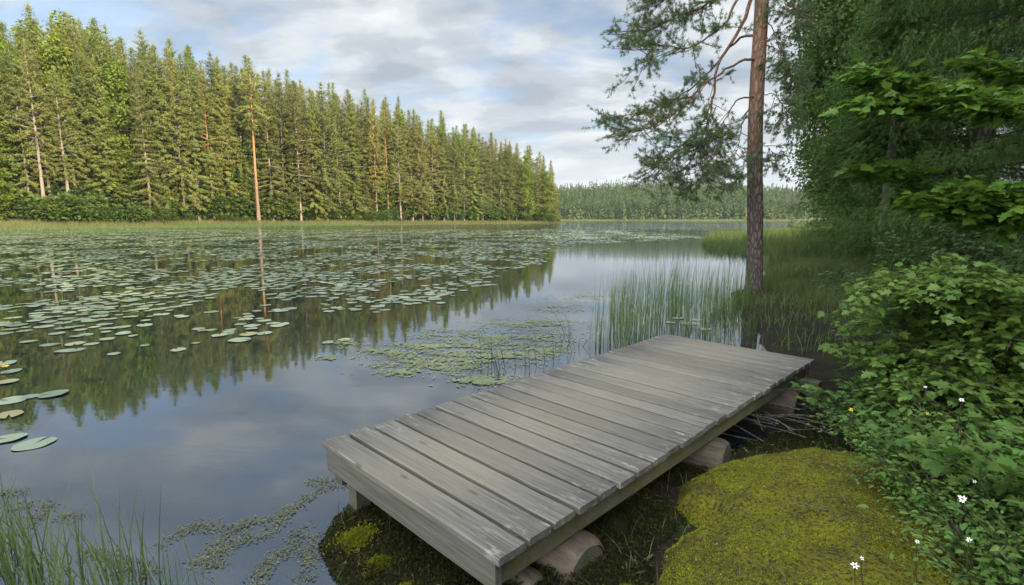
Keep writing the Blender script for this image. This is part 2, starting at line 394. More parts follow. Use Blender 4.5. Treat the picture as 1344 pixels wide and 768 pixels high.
def logmat():
    g = G('log_wood')
    v = g.coords((3, 30, 30)); v2 = g.coords((1.5, 4, 4))
    a = g.noise(v, 1, 5, .6, .4); b = g.noise(v2, 2, 4, .6)
    col = g.mix(g.ramp(b, [(.35, 0), (.65, 1)]), (.060, .045, .032), (.15, .115, .082))
    col = g.mix(g.math('MULTIPLY', g.ramp(a, [(.32, 1), (.5, 0)]), .7), col, (.035, .027, .021))
    col = g.mix(g.math('MULTIPLY', g.ramp(g.noise(g.coords((2, 2, 2), loc=(3, 1, 0)), 3, 4), [(.5, 0), (.7, 1)]), .5), col, (.07, .075, .03))
    return g.out(g.principled(col, .8, .25, g.bump(g.math('ADD', a, b), .7, .01)))
M['log'] = logmat()
def logend():
    g = G('log_end_wood')
    tc = g.coords((1, 1, 1)); w = g.n('ShaderNodeTexWave', {'Vector': tc, 'Scale': 22.0, 'Distortion': 2.5, 'Detail': 3.0, 'Detail Scale': 2.0}, wave_type='RINGS', rings_direction='X').outputs[1]
    n = g.noise(tc, 14, 5, .6)
    col = g.mix(w, (.075, .066, .052), (.11, .096, .076)); col = g.mix(g.ramp(n, [(.4, 0), (.7, 1)]), col, (.05, .065, .04))
    return g.out(g.principled(col, .85, .2, g.bump(w, .3, .004)))
M['logend'] = logend()

def groundmat():
    g = G('bank_soil')
    v = g.coords()
    n1 = g.noise(v, 2.2, 6, .62); n2 = g.noise(v, 9, 6, .7); n3 = g.noise(v, 60, 4, .7)
    col = g.mix(g.ramp(n2, [(.35, 0), (.65, 1)]), (.008, .0065, .0045), (.022, .017, .011))
    col = g.mix(g.ramp(n1, [(.46, 0), (.60, 1)]), col, g.mix(n3, (.012, .014, .004), (.032, .033, .007)))
    col = g.mix(g.math('MULTIPLY', g.ramp(n3, [(.60, 0), (.72, 1)]), .5), col, (.05, .042, .028))
    # grass on the far land, away from the near bank
    sx = g.n('ShaderNodeSeparateXYZ'); g.L.new(v, sx.inputs[0])
    far = g.ramp(g.math('DIVIDE', sx.outputs[1], 60.0), [(.15, 0), (.4, 1)])
    col = g.mix(far, col, g.mix(n1, (.055, .075, .02), (.11, .115, .04)))
    return g.out(g.principled(col, .9, .2, g.bump(g.math('ADD', n2, g.math('MULTIPLY', n3, .5)), 1.0, .03)))
M['ground'] = groundmat()

def watermat():
    g = G('lake_water')
    v = g.coords((1, 1, 1))
    w1 = g.noise(g.coords((.55, 1.5, 1)), 1.6, 3, .5, .3)
    w2 = g.noise(g.coords((1.4, 3.2, 1), loc=(4, 2, 0)), 3.2, 3, .55, .4)
    calm = g.ramp(g.noise(g.coords((.02, .045, 1), loc=(1.7, .3, 0)), 1.0, 3, .5), [(.40, .35), (.62, 1)])
    sx = g.n('ShaderNodeSeparateXYZ'); g.L.new(v, sx.inputs[0])
    wind = g.ramp(g.math('DIVIDE', sx.outputs[1], 260.0), [(.02, .02), (.12, .05), (.28, .3), (.6, 1)])
    h = g.math('MULTIPLY', g.math('MULTIPLY', g.math('ADD', w1, g.math('MULTIPLY', w2, .4)), calm), wind)
    nrm = g.bump(h, 1.0, .055)
    fr = g.n('ShaderNodeFresnel', {'IOR': 2.8}); g.L.new(nrm, fr.inputs['Normal'])
    gl = g.n('ShaderNodeBsdfGlossy', {'Color': (.93, .96, 1.0), 'Roughness': .02}); g.L.new(nrm, gl.inputs['Normal'])
    body = g.n('ShaderNodeBsdfDiffuse', {'Color': (.018, .032, .034)})
    tr = g.n('ShaderNodeBsdfTransparent', {'Color': (.55, .60, .50)})
    mb = g.n('ShaderNodeMixShader', {0: .45}); g.L.new(tr.outputs[0], mb.inputs[1]); g.L.new(body.outputs[0], mb.inputs[2])
    mx = g.n('ShaderNodeMixShader'); g.L.new(fr.outputs[0], mx.inputs[0]); g.L.new(mb.outputs[0], mx.inputs[1]); g.L.new(gl.outputs[0], mx.inputs[2])
    return g.out(mx.outputs[0])
M['water'] = watermat()

def padmat():
    g = G('lily_pad_skin')
    geo = g.n('ShaderNodeNewGeometry'); oi = g.n('ShaderNodeObjectInfo')
    rnd = g.math('FRACT', g.math('ADD', geo.outputs['Random Per Island'], oi.outputs['Random']))
    col = g.ramp(rnd, [(0, (.14, .19, .115)), (.5, (.20, .25, .16)), (.88, (.27, .31, .205)), (.97, (.27, .27, .12)), (1, (.24, .17, .09))])
    nz = g.noise(g.coords(kind='Object'), 9, 4, .6)
    col = g.mix(g.math('MULTIPLY', g.ramp(nz, [(.5, 0), (.75, 1)]), .35), col, (.10, .10, .045))
    return g.out(g.principled(col, .30, .6))
M['pad'] = padmat()
def flat(name, c, rough=.6, spec=.3, var=.15):
    g = G(name); n = g.noise(g.coords(), 30, 3)
    return g.out(g.principled(g.mix(n, tuple(q * (1 - var) for q in c), tuple(min(1, q * (1 + var)) for q in c)), rough, spec))
M['petal'] = flat('white_petals', (.78, .78, .72)); M['yellow'] = flat('yellow_petals', (.72, .50, .03)); M['floret'] = flat('yellow_florets', (.50, .36, .06))
M['nail'] = flat('rusty_nail_heads', (.06, .045, .04))

# ------------------------------------------------------------------ terrain and lake
def sdf(poly, P):
    """signed distance to a polygon: positive inside"""
    poly = np.asarray(poly, float); a = poly; b = np.roll(poly, -1, 0)
    dmin = np.full(len(P), 1e18); inside = np.zeros(len(P), bool)
    for p, q in zip(a, b):
        e = q - p; w = P - p; t = np.clip((w @ e) / (e @ e + 1e-12), 0, 1)
        dmin = np.minimum(dmin, ((w - t[:, None] * e) ** 2).sum(1))
        c = ((p[1] <= P[:, 1]) & (q[1] > P[:, 1])) | ((p[1] > P[:, 1]) & (q[1] <= P[:, 1]))
        xx = p[0] + (P[:, 1] - p[1]) / (q[1] - p[1] + 1e-12) * e[0]
        inside ^= c & (P[:, 0] < xx)
    return np.where(inside, 1, -1) * np.sqrt(dmin)
def smooth_noise(P, sc, seed):
    r = np.random.default_rng(seed); out = np.zeros(len(P))
    for k in range(6):
        a = r.uniform(0, 6.28); f = sc * (.7 + .22 * k); ph = r.uniform(0, 6.28, 2)
        x = P[:, 0] * math.cos(a) + P[:, 1] * math.sin(a); y = -P[:, 0] * math.sin(a) + P[:, 1] * math.cos(a)
        out += np.sin(x * f + ph[0] + .8 * np.sin(y * f * .7 + ph[1])) / 6
    return out
RIGHT = [(-7, -60), (-3.2, -5), (-1.05, .9), (-.70, 2.05), (-.99, 2.45), (-1.0, 2.70), (-.78, 2.92), (.2, 3.12), (1.2, 3.3), (1.9, 3.7), (2.5, 4.5), (3.1, 6), (4.1, 9),
         (4.6, 10.6), (5.0, 11.7), (6.4, 12.2), (9.4, 20), (12.5, 28), (14.4, 37), (15.4, 41), (17, 44), (30, 56), (52, 97), (106, 200), (245, 452), (3000, 452), (3000, -60)]
DU = [0, 200, 400, 600, 730]; DD = [88, 108, 140, 182, 218]
def wood_depth(u): return float(np.interp(u, DU, DD))
def wood_at(u, extra=0.0):
    d = wood_depth(u) + extra; return np.array([(u - 672) / FPX * d * 1.0, d])
LEFT = [tuple(wood_at(u, -12)) for u in (-250, 0, 200, 400, 600, 700)] + [tuple(wood_at(738, -4)), tuple(wood_at(745, 6)), tuple(wood_at(720, 40)), (-60, 330), (-300, 480), (-3000, 480), (-3000, 40)]
FAR = [(-3000, 455), (-100, 470), (30, 462), (120, 440), (200, 425), (260, 435), (3000, 440), (3000, 4000), (-3000, 4000)]
def land(P):
    s1 = sdf(RIGHT, P); s2 = sdf(LEFT, P); s3 = sdf(FAR, P)
    s1 = s1 + .05 * smooth_noise(P, 5, 1) * np.clip(np.hypot(P[:, 0], P[:, 1]) / 3, .3, 3)
    h1 = np.where(s1 > 0, .10 * (1 - np.exp(-np.maximum(s1, 0) / .10)) + .035 * np.clip(s1 - .3, 0, 80) + .02 * np.clip(s1 - 3, 0, 60) * np.clip((P[:, 0] - 3) / 5, 0, 1) * 6 / (1 + np.maximum(s1, 0) / 20), -.04 - .30 * np.minimum(-s1, 6))
    h2 = np.where(s2 > 0, 1.3 * (1 - np.exp(-np.maximum(s2, 0) / 9)) + .05 * np.clip(s2 - 10, 0, 80), -.05 - .1 * np.minimum(-s2, 20))
    h3 = np.where(s3 > 0, .5 + .030 * np.clip(s3, 0, 40) + 31 * (1 - np.exp(-(np.maximum(s3 - 8, 0) / 85) ** 1.3)) * np.clip(1.0 - ((P[:, 0] - 125) / 300) ** 2, .3, 1), -.05 - .1 * np.minimum(-s3, 20))
    h = np.maximum(np.maximum(h1, h2), h3)
    near = np.clip(1 - np.hypot(P[:, 0] - 1, P[:, 1] - 3) / 7, 0, 1)
    return h + .02 * smooth_noise(P, 9, 3) * near * (s1 > -.3) + .012 * smooth_noise(P, 30, 4) * near * (s1 > -.3)
def zland(x, y): return float(land(np.array([[x, y]], float))[0])
def axis(lo, hi, step, far_lo, far_hi, grow=1.13):
    a = list(np.arange(lo, hi, step)); s = step
    while a[-1] < far_hi: s *= grow; a.append(a[-1] + s)
    s = step; b = [lo]
    while b[-1] > far_lo: s *= grow; b.append(b[-1] - s)
    return np.array(b[1:][::-1] + a)
gx = axis(-1.6, 4.0, .05, -2800, 2800, 1.10); gy = axis(.6, 6.5, .05, -60, 3800, 1.075)
XX, YY = np.meshgrid(gx, gy); PP = np.stack([XX.ravel(), YY.ravel()], 1)
ZZ = land(PP)
nx_, ny_ = len(gx), len(gy)
i = np.arange(ny_ - 1)[:, None] * nx_ + np.arange(nx_ - 1)[None]
F = np.stack([i, i + 1, i + nx_ + 1, i + nx_], -1).reshape(-1, 4)
b = MB(); b.add(np.column_stack([PP, ZZ]), F)
tag(b.build('ground', M['ground'], smooth=True), kind='structure')
b = MB()
wx = np.array([-2500, -400, -100, 0, 100, 400, 2500.]); wy = np.array([-50, 0, 20, 100, 300, 900.])
WX, WY = np.meshgrid(wx, wy); i = np.arange(len(wy) - 1)[:, None] * len(wx) + np.arange(len(wx) - 1)[None]
b.add(np.column_stack([WX.ravel(), WY.ravel(), np.zeros(WX.size)]), np.stack([i, i + 1, i + len(wx) + 1, i + len(wx)], -1).reshape(-1, 4))
tag(b.build('water', M['water']), kind='structure')

# ------------------------------------------------------------------ tree builders
def unit(a): return a / (np.linalg.norm(a, axis=-1, keepdims=True) + 1e-9)
def trunk_path(H, bend=.15, n=12):
    t = np.linspace(0, 1, n); a, c = rng.uniform(0, 6.28, 2)
    x = bend * (np.sin(t * 3 + a) - math.sin(a)); y = bend * (np.sin(t * 2.6 + c) - math.sin(c))
    return np.column_stack([x, y, t * H])
def conifer(name, H, base, rmax, mat, barkm, kind='spruce', r0=.22, whorl=.62, per=7, dens=1.0, slen=.46, shape=FEATHER, dead=0, gap=0.0, root_label=None):
    """trunk (with limbs) and a crown of layered needle sprays"""
    root = empty(name); path = trunk_path(H)
    tb = MB(); rad = r0 * (1 - np.linspace(0, 1, len(path)) * .93); rad[0] *= 1.25
    tb.tube(np.vstack([path[:1] - [0, 0, .6], path]), np.concatenate([rad[:1] * 1.2, rad]), 9)
    cb = MB()
    z = base; Ps, Ds, Ns, Ls = [], [], [], []
    clump_ph = rng.uniform(0, 6.28, 3)
    while z < H - .15:
        t = (z - base) / (H - base)
        if kind == 'spruce': prof = (1 - t) ** .74 * (.6 + .4 * min(1, t / .12)) * (1 + .12 * math.sin(z * 1.7 + clump_ph[1])) + .02
        else: prof = (1 - t ** 1.7) ** .9 * (.5 + .5 * min(1, t / .25)) * (1 + .2 * math.sin(z * 1.3 + clump_ph[1])) + .03
        az0 = rng.uniform(0, 6.28)
        for k in range(per):
            if rng.random() < gap: continue
            az = az0 + k * 6.283 / per + rng.normal(0, .25)
            L = rmax * 1.16 * prof * rng.uniform(.5, 1.2) * (1 + .18 * math.sin(az * 2 + z * .9 + clump_ph[0]) * (t < .9))
            zz = z + rng.normal(0, .07)
            c = np.array([np.interp(zz, path[:, 2], path[:, 0]), np.interp(zz, path[:, 2], path[:, 1]), zz])
            d = np.array([math.cos(az), math.sin(az), 0])
            if kind == 'spruce': rise = .55 * t ** 1.5 - .28 * (1 - t); sag = .16
            else: rise = .10 + .45 * t; sag = .10 if t > .3 else .35
            m = max(3, int(L / .165 * dens))
            q = np.linspace(.12 if L < 1.2 else (.25 if kind == 'spruce' else .38), 1, m)
            pts = c + d * (L * q)[:, None] + np.array([0, 0, 1]) * (rise * L * q - sag * L * q ** 2 + (.14 * L * q ** 3 if kind == 'spruce' else 0))[:, None]
            if L > .8 and k % 2 == 0:
                tb.tube(np.vstack([c, pts[m // 2], pts[-1]]), np.array([.035, .022, .008]) * (L / 2 + .4), 4, False)
            for sg in (-1, 1, -1, 1, 0):
                n = len(pts)
                tn = sg * rng.uniform(.2, 1.2, n) + rng.normal(0, .2, n); ra = rng.uniform(.35, 1.0, n)
                D = np.column_stack([math.cos(az) * ra - math.sin(az) * tn, math.sin(az) * ra + math.cos(az) * tn, rng.normal(-.45 if kind == 'spruce' else .05, .3, n)])
                Ps.append(pts + rng.normal(0, .13, (n, 3)) * [1, 1, .8]); Ds.append(D)
                Ns.append(rng.normal(0, .42, (n, 3)) + np.array([math.cos(az) * .75, math.sin(az) * .75, .65]))
                Ls.append(slen * rng.uniform(.6, 1.15, n) * (.55 + .45 * (1 - q)) * min(1, .45 + L * .35))
            Ps.append(pts[-1:]); Ds.append(np.array([[math.cos(az), math.sin(az), rise * .4]])); Ns.append(np.array([[0, 0, 1.]])); Ls.append(np.array([slen * .7]))
        z += whorl * rng.uniform(.75, 1.25) * (1 - .35 * t)
    Ps.append(np.repeat(path[-1:] - [0, 0, .2], 4, 0)); Ds.append(np.column_stack([rng.normal(0, .25, (4, 2)), np.ones(4)])); Ns.append(rng.normal(0, 1, (4, 3))); Ls.append(np.full(4, slen * .01))
    P, D, N_, L_ = map(np.concatenate, (Ps, Ds, Ns, Ls))
    cb.shapes(shape, P, D, N_, L_, L_ * .72)
    tipd = np.column_stack([rng.normal(0, .16, (9, 2)), np.ones(9)]); cb.shapes(TRI, np.repeat(path[-1:] - [0, 0, .75], 9, 0) + rng.normal(0, .06, (9, 3)), tipd, rng.normal(0, 1, (9, 3)), rng.uniform(.5, 1.25, 9), .13)
    if kind != 'spruce' or dead:   # dead stubs on the bare trunk
        for _ in range(dead or 8):
            zz = rng.uniform(.2 * base, base * 1.02); az = rng.uniform(0, 6.28); L = rng.uniform(.4, 1.5)
            c = np.array([np.interp(zz, path[:, 2], path[:, 0]), np.interp(zz, path[:, 2], path[:, 1]), zz])
            tb.tube(np.vstack([c, c + [math.cos(az) * L, math.sin(az) * L, -.15 * L]]), np.array([.025, .008]), 4, False)
    tb.build('trunk', M[barkm], root, True); cb.build('crown', M[mat], root)
    return root
def broadleaf(name, H, base, rx, mat, barkm, nclump=70, per=70, leaf=.22, r0=.16, shape=LEAF4, stems=1, egg=.45, size=1.0):
    root = empty(name); tb = MB(); cb = MB()
    path = trunk_path(H * .93, .25)
    rad = r0 * (1 - np.linspace(0, 1, len(path)) * .9)
    tb.tube(np.vstack([path[:1] - [0, 0, .5], path]), np.concatenate([rad[:1] * 1.2, rad]), 8)
    Ps, Ds, Ns = [], [], []
    for k in range(nclump):
        t = rng.beta(1.6, 1.5); zc = base + t * (H - base)
        w = rx * (math.sin(math.pi * min(1, max(0.03, t * .93 + .05)) ** (egg + .4))) ** .7
        az = rng.uniform(0, 6.28); rr = w * math.sqrt(rng.uniform(.12, 1)) * rng.uniform(.8, 1.1)
        c = np.array([rr * math.cos(az), rr * math.sin(az), zc])
        zb = max(base * .7, zc - rr * .8); p0 = np.array([np.interp(zb, path[:, 2], path[:, 0]), np.interp(zb, path[:, 2], path[:, 1]), zb])
        mid = (p0 + c) / 2 + [0, 0, .1 * rr]
        tb.tube(np.vstack([p0, mid, c]), np.array([.045, .028, .008]) * (.4 + rr / rx) * r0 / .16, 4, False)
        n = int(per * rng.uniform(.6, 1.3)); cr = rng.uniform(.55, 1.0) * rx * .34 * size
        off = rng.normal(0, 1, (n, 3)); off = unit(off) * (rng.uniform(0, 1, (n, 1)) ** .45) * cr * np.array([1.15, 1.15, .7])
        Ps.append(c + off); D = unit(off + rng.normal(0, cr * .5, (n, 3))) + np.array([0, 0, -.35]); Ds.append(D)
        Ns.append(np.column_stack([rng.normal(0, .6, (n, 2)), np.ones(n)]) + off * .4 / cr)
    P, D, N_ = map(np.concatenate, (Ps, Ds, Ns)); n = len(P)
    Ls = leaf * rng.uniform(.6, 1.2, n)
    cb.shapes(shape, P, D, N_, Ls, Ls * .8)
    tb.build('trunk', M[barkm], root, True); cb.build('crown', M[mat], root)
    return root

# ------------------------------------------------------------------ the wood across the water
PH = 24.0
protos = {
    's1': conifer('spruce_tree', PH, 1.2, 3.7, 'spruce', 'bark_grey', 'spruce'),
    's2': conifer('spruce_tree', PH, 2.4, 3.4, 'spruce', 'bark_pale', 'spruce', whorl=.66, gap=.08),
    's3': conifer('spruce_tree', PH, .5, 4.1, 'spruce', 'bark_grey', 'spruce', whorl=.62),
    'p1': conifer('pine_tree', PH, 4.5, 3.3, 'pine', 'bark_pale', 'pine', .20, .70, 7, 1.0, .46),
    'p2': conifer('pine_tree', PH, 6.5, 3.3, 'pine', 'bark_orange', 'pine', .28, .72, 7, 1.0, .46, gap=.1),
    'p3': conifer('pine_tree', PH, 2.6, 3.4, 'pine', 'bark_grey', 'pine', .22, .66, 7, 1.0, .46, gap=.05),
    'p4': conifer('pine_tree', PH, 14.0, 2.9, 'pine', 'bark_orange', 'pine', .36, .66, 7, 1.0, .46, dead=14),
    'p5': conifer('pine_tree', PH, 7.0, 3.0, 'pine', 'bark_pale', 'pine', .34, .70, 7, 1.0, .46, gap=.1, dead=12),
    'b1': broadleaf('birch_tree', PH, 5, 4.0, 'birch', 'bark_pale', 110, 70, .50),
    'b2': broadleaf('alder_tree', PH, 1.5, 3.6, 'birch', 'bark_grey', 110, 70, .50, egg=.3),
}
used = set()
def slope(v):
    y = (384 - v) / FPX; return (y * cp - sp) / (cp + y * sp)
def put_tree(kind, u, vtop, extra=0.0, label=None, group=None, wf=None):
    x, y = wood_at(u, extra); zb = zland(x, y) - .15
    Ht = slope(vtop) * y + CAMZ - zb; s = Ht / PH
    w = (wf or rng.uniform(.88, 1.12)) * (.45 + .55 * s); p = protos[kind]
    if kind in used: o = copy_tree(p, (x, y, zb), rng.uniform(0, 6.28), (w, w, s))
    else:
        used.add(kind); o = p; o.location = (x, y, zb); o.rotation_euler = (0, 0, rng.uniform(0, 6.28)); o.scale = (w, w, s)
    tag(o, label, {'s': 'spruce', 'p': 'pine', 'b': 'broadleaf tree'}[kind[0]], group)
    return o
SKU = [-60, 0, 40, 75, 140, 235, 300, 343, 400, 455, 517, 555, 597, 648, 700, 722, 732]
SKV = [8, 12, 22, 8, 26, 50, 70, 79, 98, 113, 127, 142, 157, 174, 199, 213, 232]
def sky_v(u): return float(np.interp(u, SKU, SKV))
GF = 'trees of the wood across the water'
special = [  # kind, u, top v, depth offset, width, label
    ('b2', 2, 180, -3, .9, 'bright green leafy alder at the photo\'s left edge, in front of dark spruces'),
    ('p5', 66, 52, -2, .85, 'pale-trunked pine on the meadow, left one of the leftmost close pair'),
    ('p5', 76, 66, -1, .75, 'pale-trunked pine on the meadow, right one of the leftmost close pair'),
    ('p5', 100, 88, -2, .9, 'pale-trunked pine on the meadow, left one of the second close pair'),
    ('p5', 110, 100, -1, .9, 'pale-trunked pine on the meadow, right one of the second close pair'),
    ('s1', 76, 5, 9, .95, 'tallest dark spruce of the left wood, its tip almost at the top of the sky'),
    ('b1', 106, 52, 5, .95, 'light green round-topped birch rising just right of the tallest spruce'),
    ('s1', 140, 24, 11, .85, 'dark spruce with a narrow tip just right of the light green round birch'),
    ('b1', 176, 84, 3, .95, 'yellow-green round-topped birch between the second skyline spruce tip and the long orange trunk'),
    ('s2', 204, 76, -3, .85, 'olive spruce before the yellow-green birch, short pale trunk showing at the meadow'),
    ('p4', 343, 76, -3, .9, 'tall pine with a long bare orange trunk down to the meadow'),
    ('p2', 285, 80, -2, .85, 'slim pine left of the long bare orange trunk, its own trunk half hidden in branches'),
    ('p2', 497, 133, -1, .9, 'pine with orange trunk showing halfway up, left of two side by side in mid-wood'),
    ('p2', 512, 131, 0, .9, 'pine with orange trunk showing halfway up, right of two side by side in mid-wood'),
    ('b1', 40, 58, 4, .8, 'light green birch crown left of the tallest spruce, above the leftmost pine pair'),
    ('b1', 664, 196, 2, .8, 'yellow-green birch among the last conifers before the lakeward tip'),
    ('b2', 690, 205, -3, .95, 'light green alder near the lakeward tip of the wood'),
    ('b2', 716, 226, 0, .9, 'bright alder that ends the wood at its lakeward tip'),
    ('s1', 722, 210, 5, .9, 'dark spruce tip rising behind the bright alder at the end of the wood'),
]
for kind, u, v, e, w, lab in special: put_tree(kind, u, v, e, lab, GF, w)
ORD = 'first second third fourth fifth sixth seventh eighth ninth tenth eleventh twelfth thirteenth fourteenth fifteenth sixteenth seventeenth eighteenth nineteenth twentieth'.split()
front = [(-25, 's3'), (30, 's1'), (48, 's2'), (128, 's3'), (152, 's1'), (228, 's1'), (248, 'p3'), (266, 's2'), (306, 's1'), (325, 'p1'), (362, 's2'), (378, 'p3'), (398, 'p1'), (416, 's1'), (432, 'p3'), (450, 'p1'), (468, 's3'), (482, 'p3'),
         (528, 'p1'), (543, 's2'), (556, 'p3'), (570, 'p1'), (584, 's2'), (597, 'p3'), (610, 'p1'), (622, 's1'), (634, 'p3'), (646, 'p1'), (657, 's2'), (668, 'p3'), (678, 'p1'), (704, 's2')]
cnt = {}
for u, kind in front[::-1]:
    nm = 'spruce' if kind[0] == 's' else 'pine'; cnt[nm] = cnt.get(nm, 0) + 1
    off = (34 if 20 < u < 60 else 46 if u in (128, 152) else rng.uniform(0, 14))
    put_tree(kind, u, sky_v(u) + off, rng.uniform(-2, 2), f'{ORD[cnt[nm] - 1]} plain {nm} of the front row, counted from the wood\'s lakeward tip', GF)
k = 0
for row in range(1, 5):
    u = -40.0 + row * 5
    while u < 726:
        kind = rng.choice(['s1', 's2', 's3', 'p1', 'p3', 's1', 'b1' if u < 300 or rng.random() < .4 else 's2'])
        o = put_tree(kind, u, sky_v(u) + rng.uniform(-7, 24) + (6 if row > 2 else 0), row * 5 + rng.uniform(-1.5, 1.5), None, None)
        nm = {'s': 'spruce', 'p': 'pine', 'b': 'birch'}[kind[0]]
        o['label'] = f'{nm} in the rows behind the front row of the wood, partly hidden'; o['group'] = f'{nm} trees in the rows behind the front row'
        k += 1
        u += 3000.0 / wood_depth(u) * rng.uniform(.85, 1.2)

u = -45.0
while u < 722:     # low-branched spruces deep in the wood close the gaps between the trunks
    o = put_tree('s3', u, sky_v(u) + 14 + rng.uniform(0, 14), 27 + rng.uniform(-2, 2), 'spruce in the rows behind the front row of the wood, partly hidden', 'spruce trees in the rows behind the front row', 1.25)
    u += 3600.0 / wood_depth(u)
for u in (22, 160, 188, 240, 276, 318, 352, 388, 424, 462, 506, 548, 590, 630, 664):     # lower leafy trees along the edge
    v0 = sky_v(u); put_tree('b2', u, v0 + (288 - v0) * rng.uniform(.42, .68), rng.uniform(1.5, 3.5), 'lower leafy tree growing between the conifer trunks at the edge of the wood', 'lower leafy trees at the edge of the wood', rng.uniform(1.0, 1.35))
def shrub_proto():
    root = empty('shrub'); tb = MB(); cb = MB(); Ps, Ds = [], []
    for k in range(26):
        az = rng.uniform(0, 6.28); L = rng.uniform(.6, 1.5); h = rng.uniform(.5, 1.9)
        tip = np.array([math.cos(az) * L, math.sin(az) * L, h]); tb.tube(np.vstack([[0, 0, -.1], tip * [.4, .4, .6], tip]), np.array([.03, .02, .006]), 4, False)
        n = 90; off = unit(rng.normal(0, 1, (n, 3))) * rng.uniform(0, 1, (n, 1)) ** .5 * .55
        Ps.append(tip + off); Ds.append(off + rng.normal(0, .2, (n, 3)))
    P = np.concatenate(Ps); D = np.concatenate(Ds); n = len(P); Ls = .26 * rng.uniform(.6, 1.3, n)
    cb.shapes(LEAF4, P, D, np.column_stack([rng.normal(0, .6, (n, 2)), np.ones(n)]), Ls, Ls * .8)
    tb.build('stem', M['twig'], root, True); cb.build('foliage', M['shrub'], root); return root
sh = shrub_proto(); first = True
for u in np.concatenate([np.arange(8, 730, 9) + rng.normal(0, 3, 81), rng.uniform(120, 300, 10)]):
    e_ = rng.choice([-4.5, 3.0], p=[.35, .65]); x, y = wood_at(u, e_ + rng.uniform(-2, 1.5)); z = zland(x, y); e_ = 7.0 if 45 < u < 130 else e_; s = rng.uniform(.4, 1.4) if e_ < 0 else rng.uniform(1.6, 2.6)
    o = sh if first else copy_tree(sh, (0, 0, 0), 0, (1, 1, 1)); first = False
    o.location = (x, y, z); o.scale = (s * 1.3, s * 1.3, s * 1.1); o.rotation_euler.z = rng.uniform(0, 6.28)
    tag(o, 'leafy green shrub at the foot of the wood across the water', 'shrub', 'shrubs at the foot of the wood')

# meadow and reed fringe along the left shore
def scatter_fringe(n, u0, u1, e0, e1):
    u = rng.uniform(u0, u1, n); d = np.interp(u, DU, DD) + rng.uniform(e0, e1, n)
    return np.column_stack([(u - 672) / FPX * d, d])
mb = MB()
XY = scatter_fringe(26000, -40, 742, -14.5, -3); P = np.column_stack([XY, np.maximum(land(XY), 0) - .02]); n = len(P)
mb.blades(P, rng.uniform(.5, 1.15, n), .045, rng.normal(0, .15, (n, 2)), 2)
tag(mb.build('meadow_grass', M['meadow']), 'pale yellow-green grass and reeds fringing the shore below the wood', 'grass', kind='stuff')
mb = MB()
XY = scatter_fringe(15000, -60, 480, -21, -13.5); P = np.column_stack([XY, np.full(len(XY), -.05)]); n = len(P)
mb.blades(P, rng.uniform(.3, .75, n), .05, rng.normal(0, .12, (n, 2)), 2)
tag(mb.build('shore_reeds', M['sedge']), 'low green reeds standing in the water below the far meadow', 'reeds', kind='stuff')

# ------------------------------------------------------------------ the wooded hill at the end of the lake
def far_forest():
    mb = MB(); n = 5000
    x = rng.uniform(-60, 420, n * 2); y = 440 + rng.uniform(0, 1, n * 2) ** 1.3 * 130
    P = np.stack([x, y], 1); s = sdf(FAR, P); P = P[(s > 7)]
    front = rng.uniform(-20, 330, 330); fy = []
    for q in front:
        yy = np.arange(420, 480, 1.0); ss = sdf(FAR, np.stack([np.full(60, q), yy], 1)); fy.append(yy[np.argmax(ss > 6)] + rng.uniform(0, 4))
    P = np.vstack([P, np.stack([front, np.array(fy)], 1)]); z = land(P)
    tb = MB()
    for (xx, yy), zz in zip(P, z):
        mi = int(rng.choice([0, 1, 2], p=[.34, .50, .16])); H = rng.uniform(9, 17) * (1.2 if rng.random() < .12 else 1); r = H * rng.uniform(.13, .24); m = 60
        t = rng.uniform(.06, 1, m); rr = r * (1 - t) ** 1.0 * np.sqrt(rng.uniform(.35, 1, m)); a = rng.uniform(0, 6.28, m)
        p = np.column_stack([xx + rr * np.cos(a), yy + rr * np.sin(a), zz + t * H])
        tn = rng.choice([-1, 1], m) * rng.uniform(.3, 1.2, m); D = np.column_stack([.5 * np.cos(a) - np.sin(a) * tn, .5 * np.sin(a) + np.cos(a) * tn, rng.normal(-.5, .3, m)])
        L = r * .55 * (1.1 - t) + .4
        mb.shapes(SPRAY, p, D, rng.normal(0, .35, (m, 3)) + np.column_stack([.8 * np.cos(a), .8 * np.sin(a), np.full(m, .6)]), L, L * .7, mi)
        mb.shapes(TRI, np.repeat([[xx, yy, zz + H * .86]], 3, 0), np.column_stack([rng.normal(0, .2, (3, 2)), np.ones(3)]), rng.normal(0, 1, (3, 3)), H * rng.uniform(.08, .2, 3), .5, mi)
    tag(mb.build('far_forest', [M['far'], M['far2'], M['far3']]), 'continuous conifer forest covering the low hill at the end of the lake', 'forest', kind='stuff')
    mb = MB(); n = 9000; q = rng.uniform(-60, 330, n); yy = np.interp(q, [-100, 30, 120, 200, 260, 330], [470, 462, 440, 425, 435, 436]) + rng.uniform(-2, 7, n)
    XY = np.stack([q, yy], 1); mb.blades(np.column_stack([XY, np.maximum(land(XY), 0) - .02]), rng.uniform(.7, 1.4, n), .16, rng.normal(0, .2, (n, 2)), 2)
    tag(mb.build('far_meadow_grass', M['meadow']), 'thin pale grass strip at the foot of the wooded hill', 'grass', kind='stuff')
far_forest()
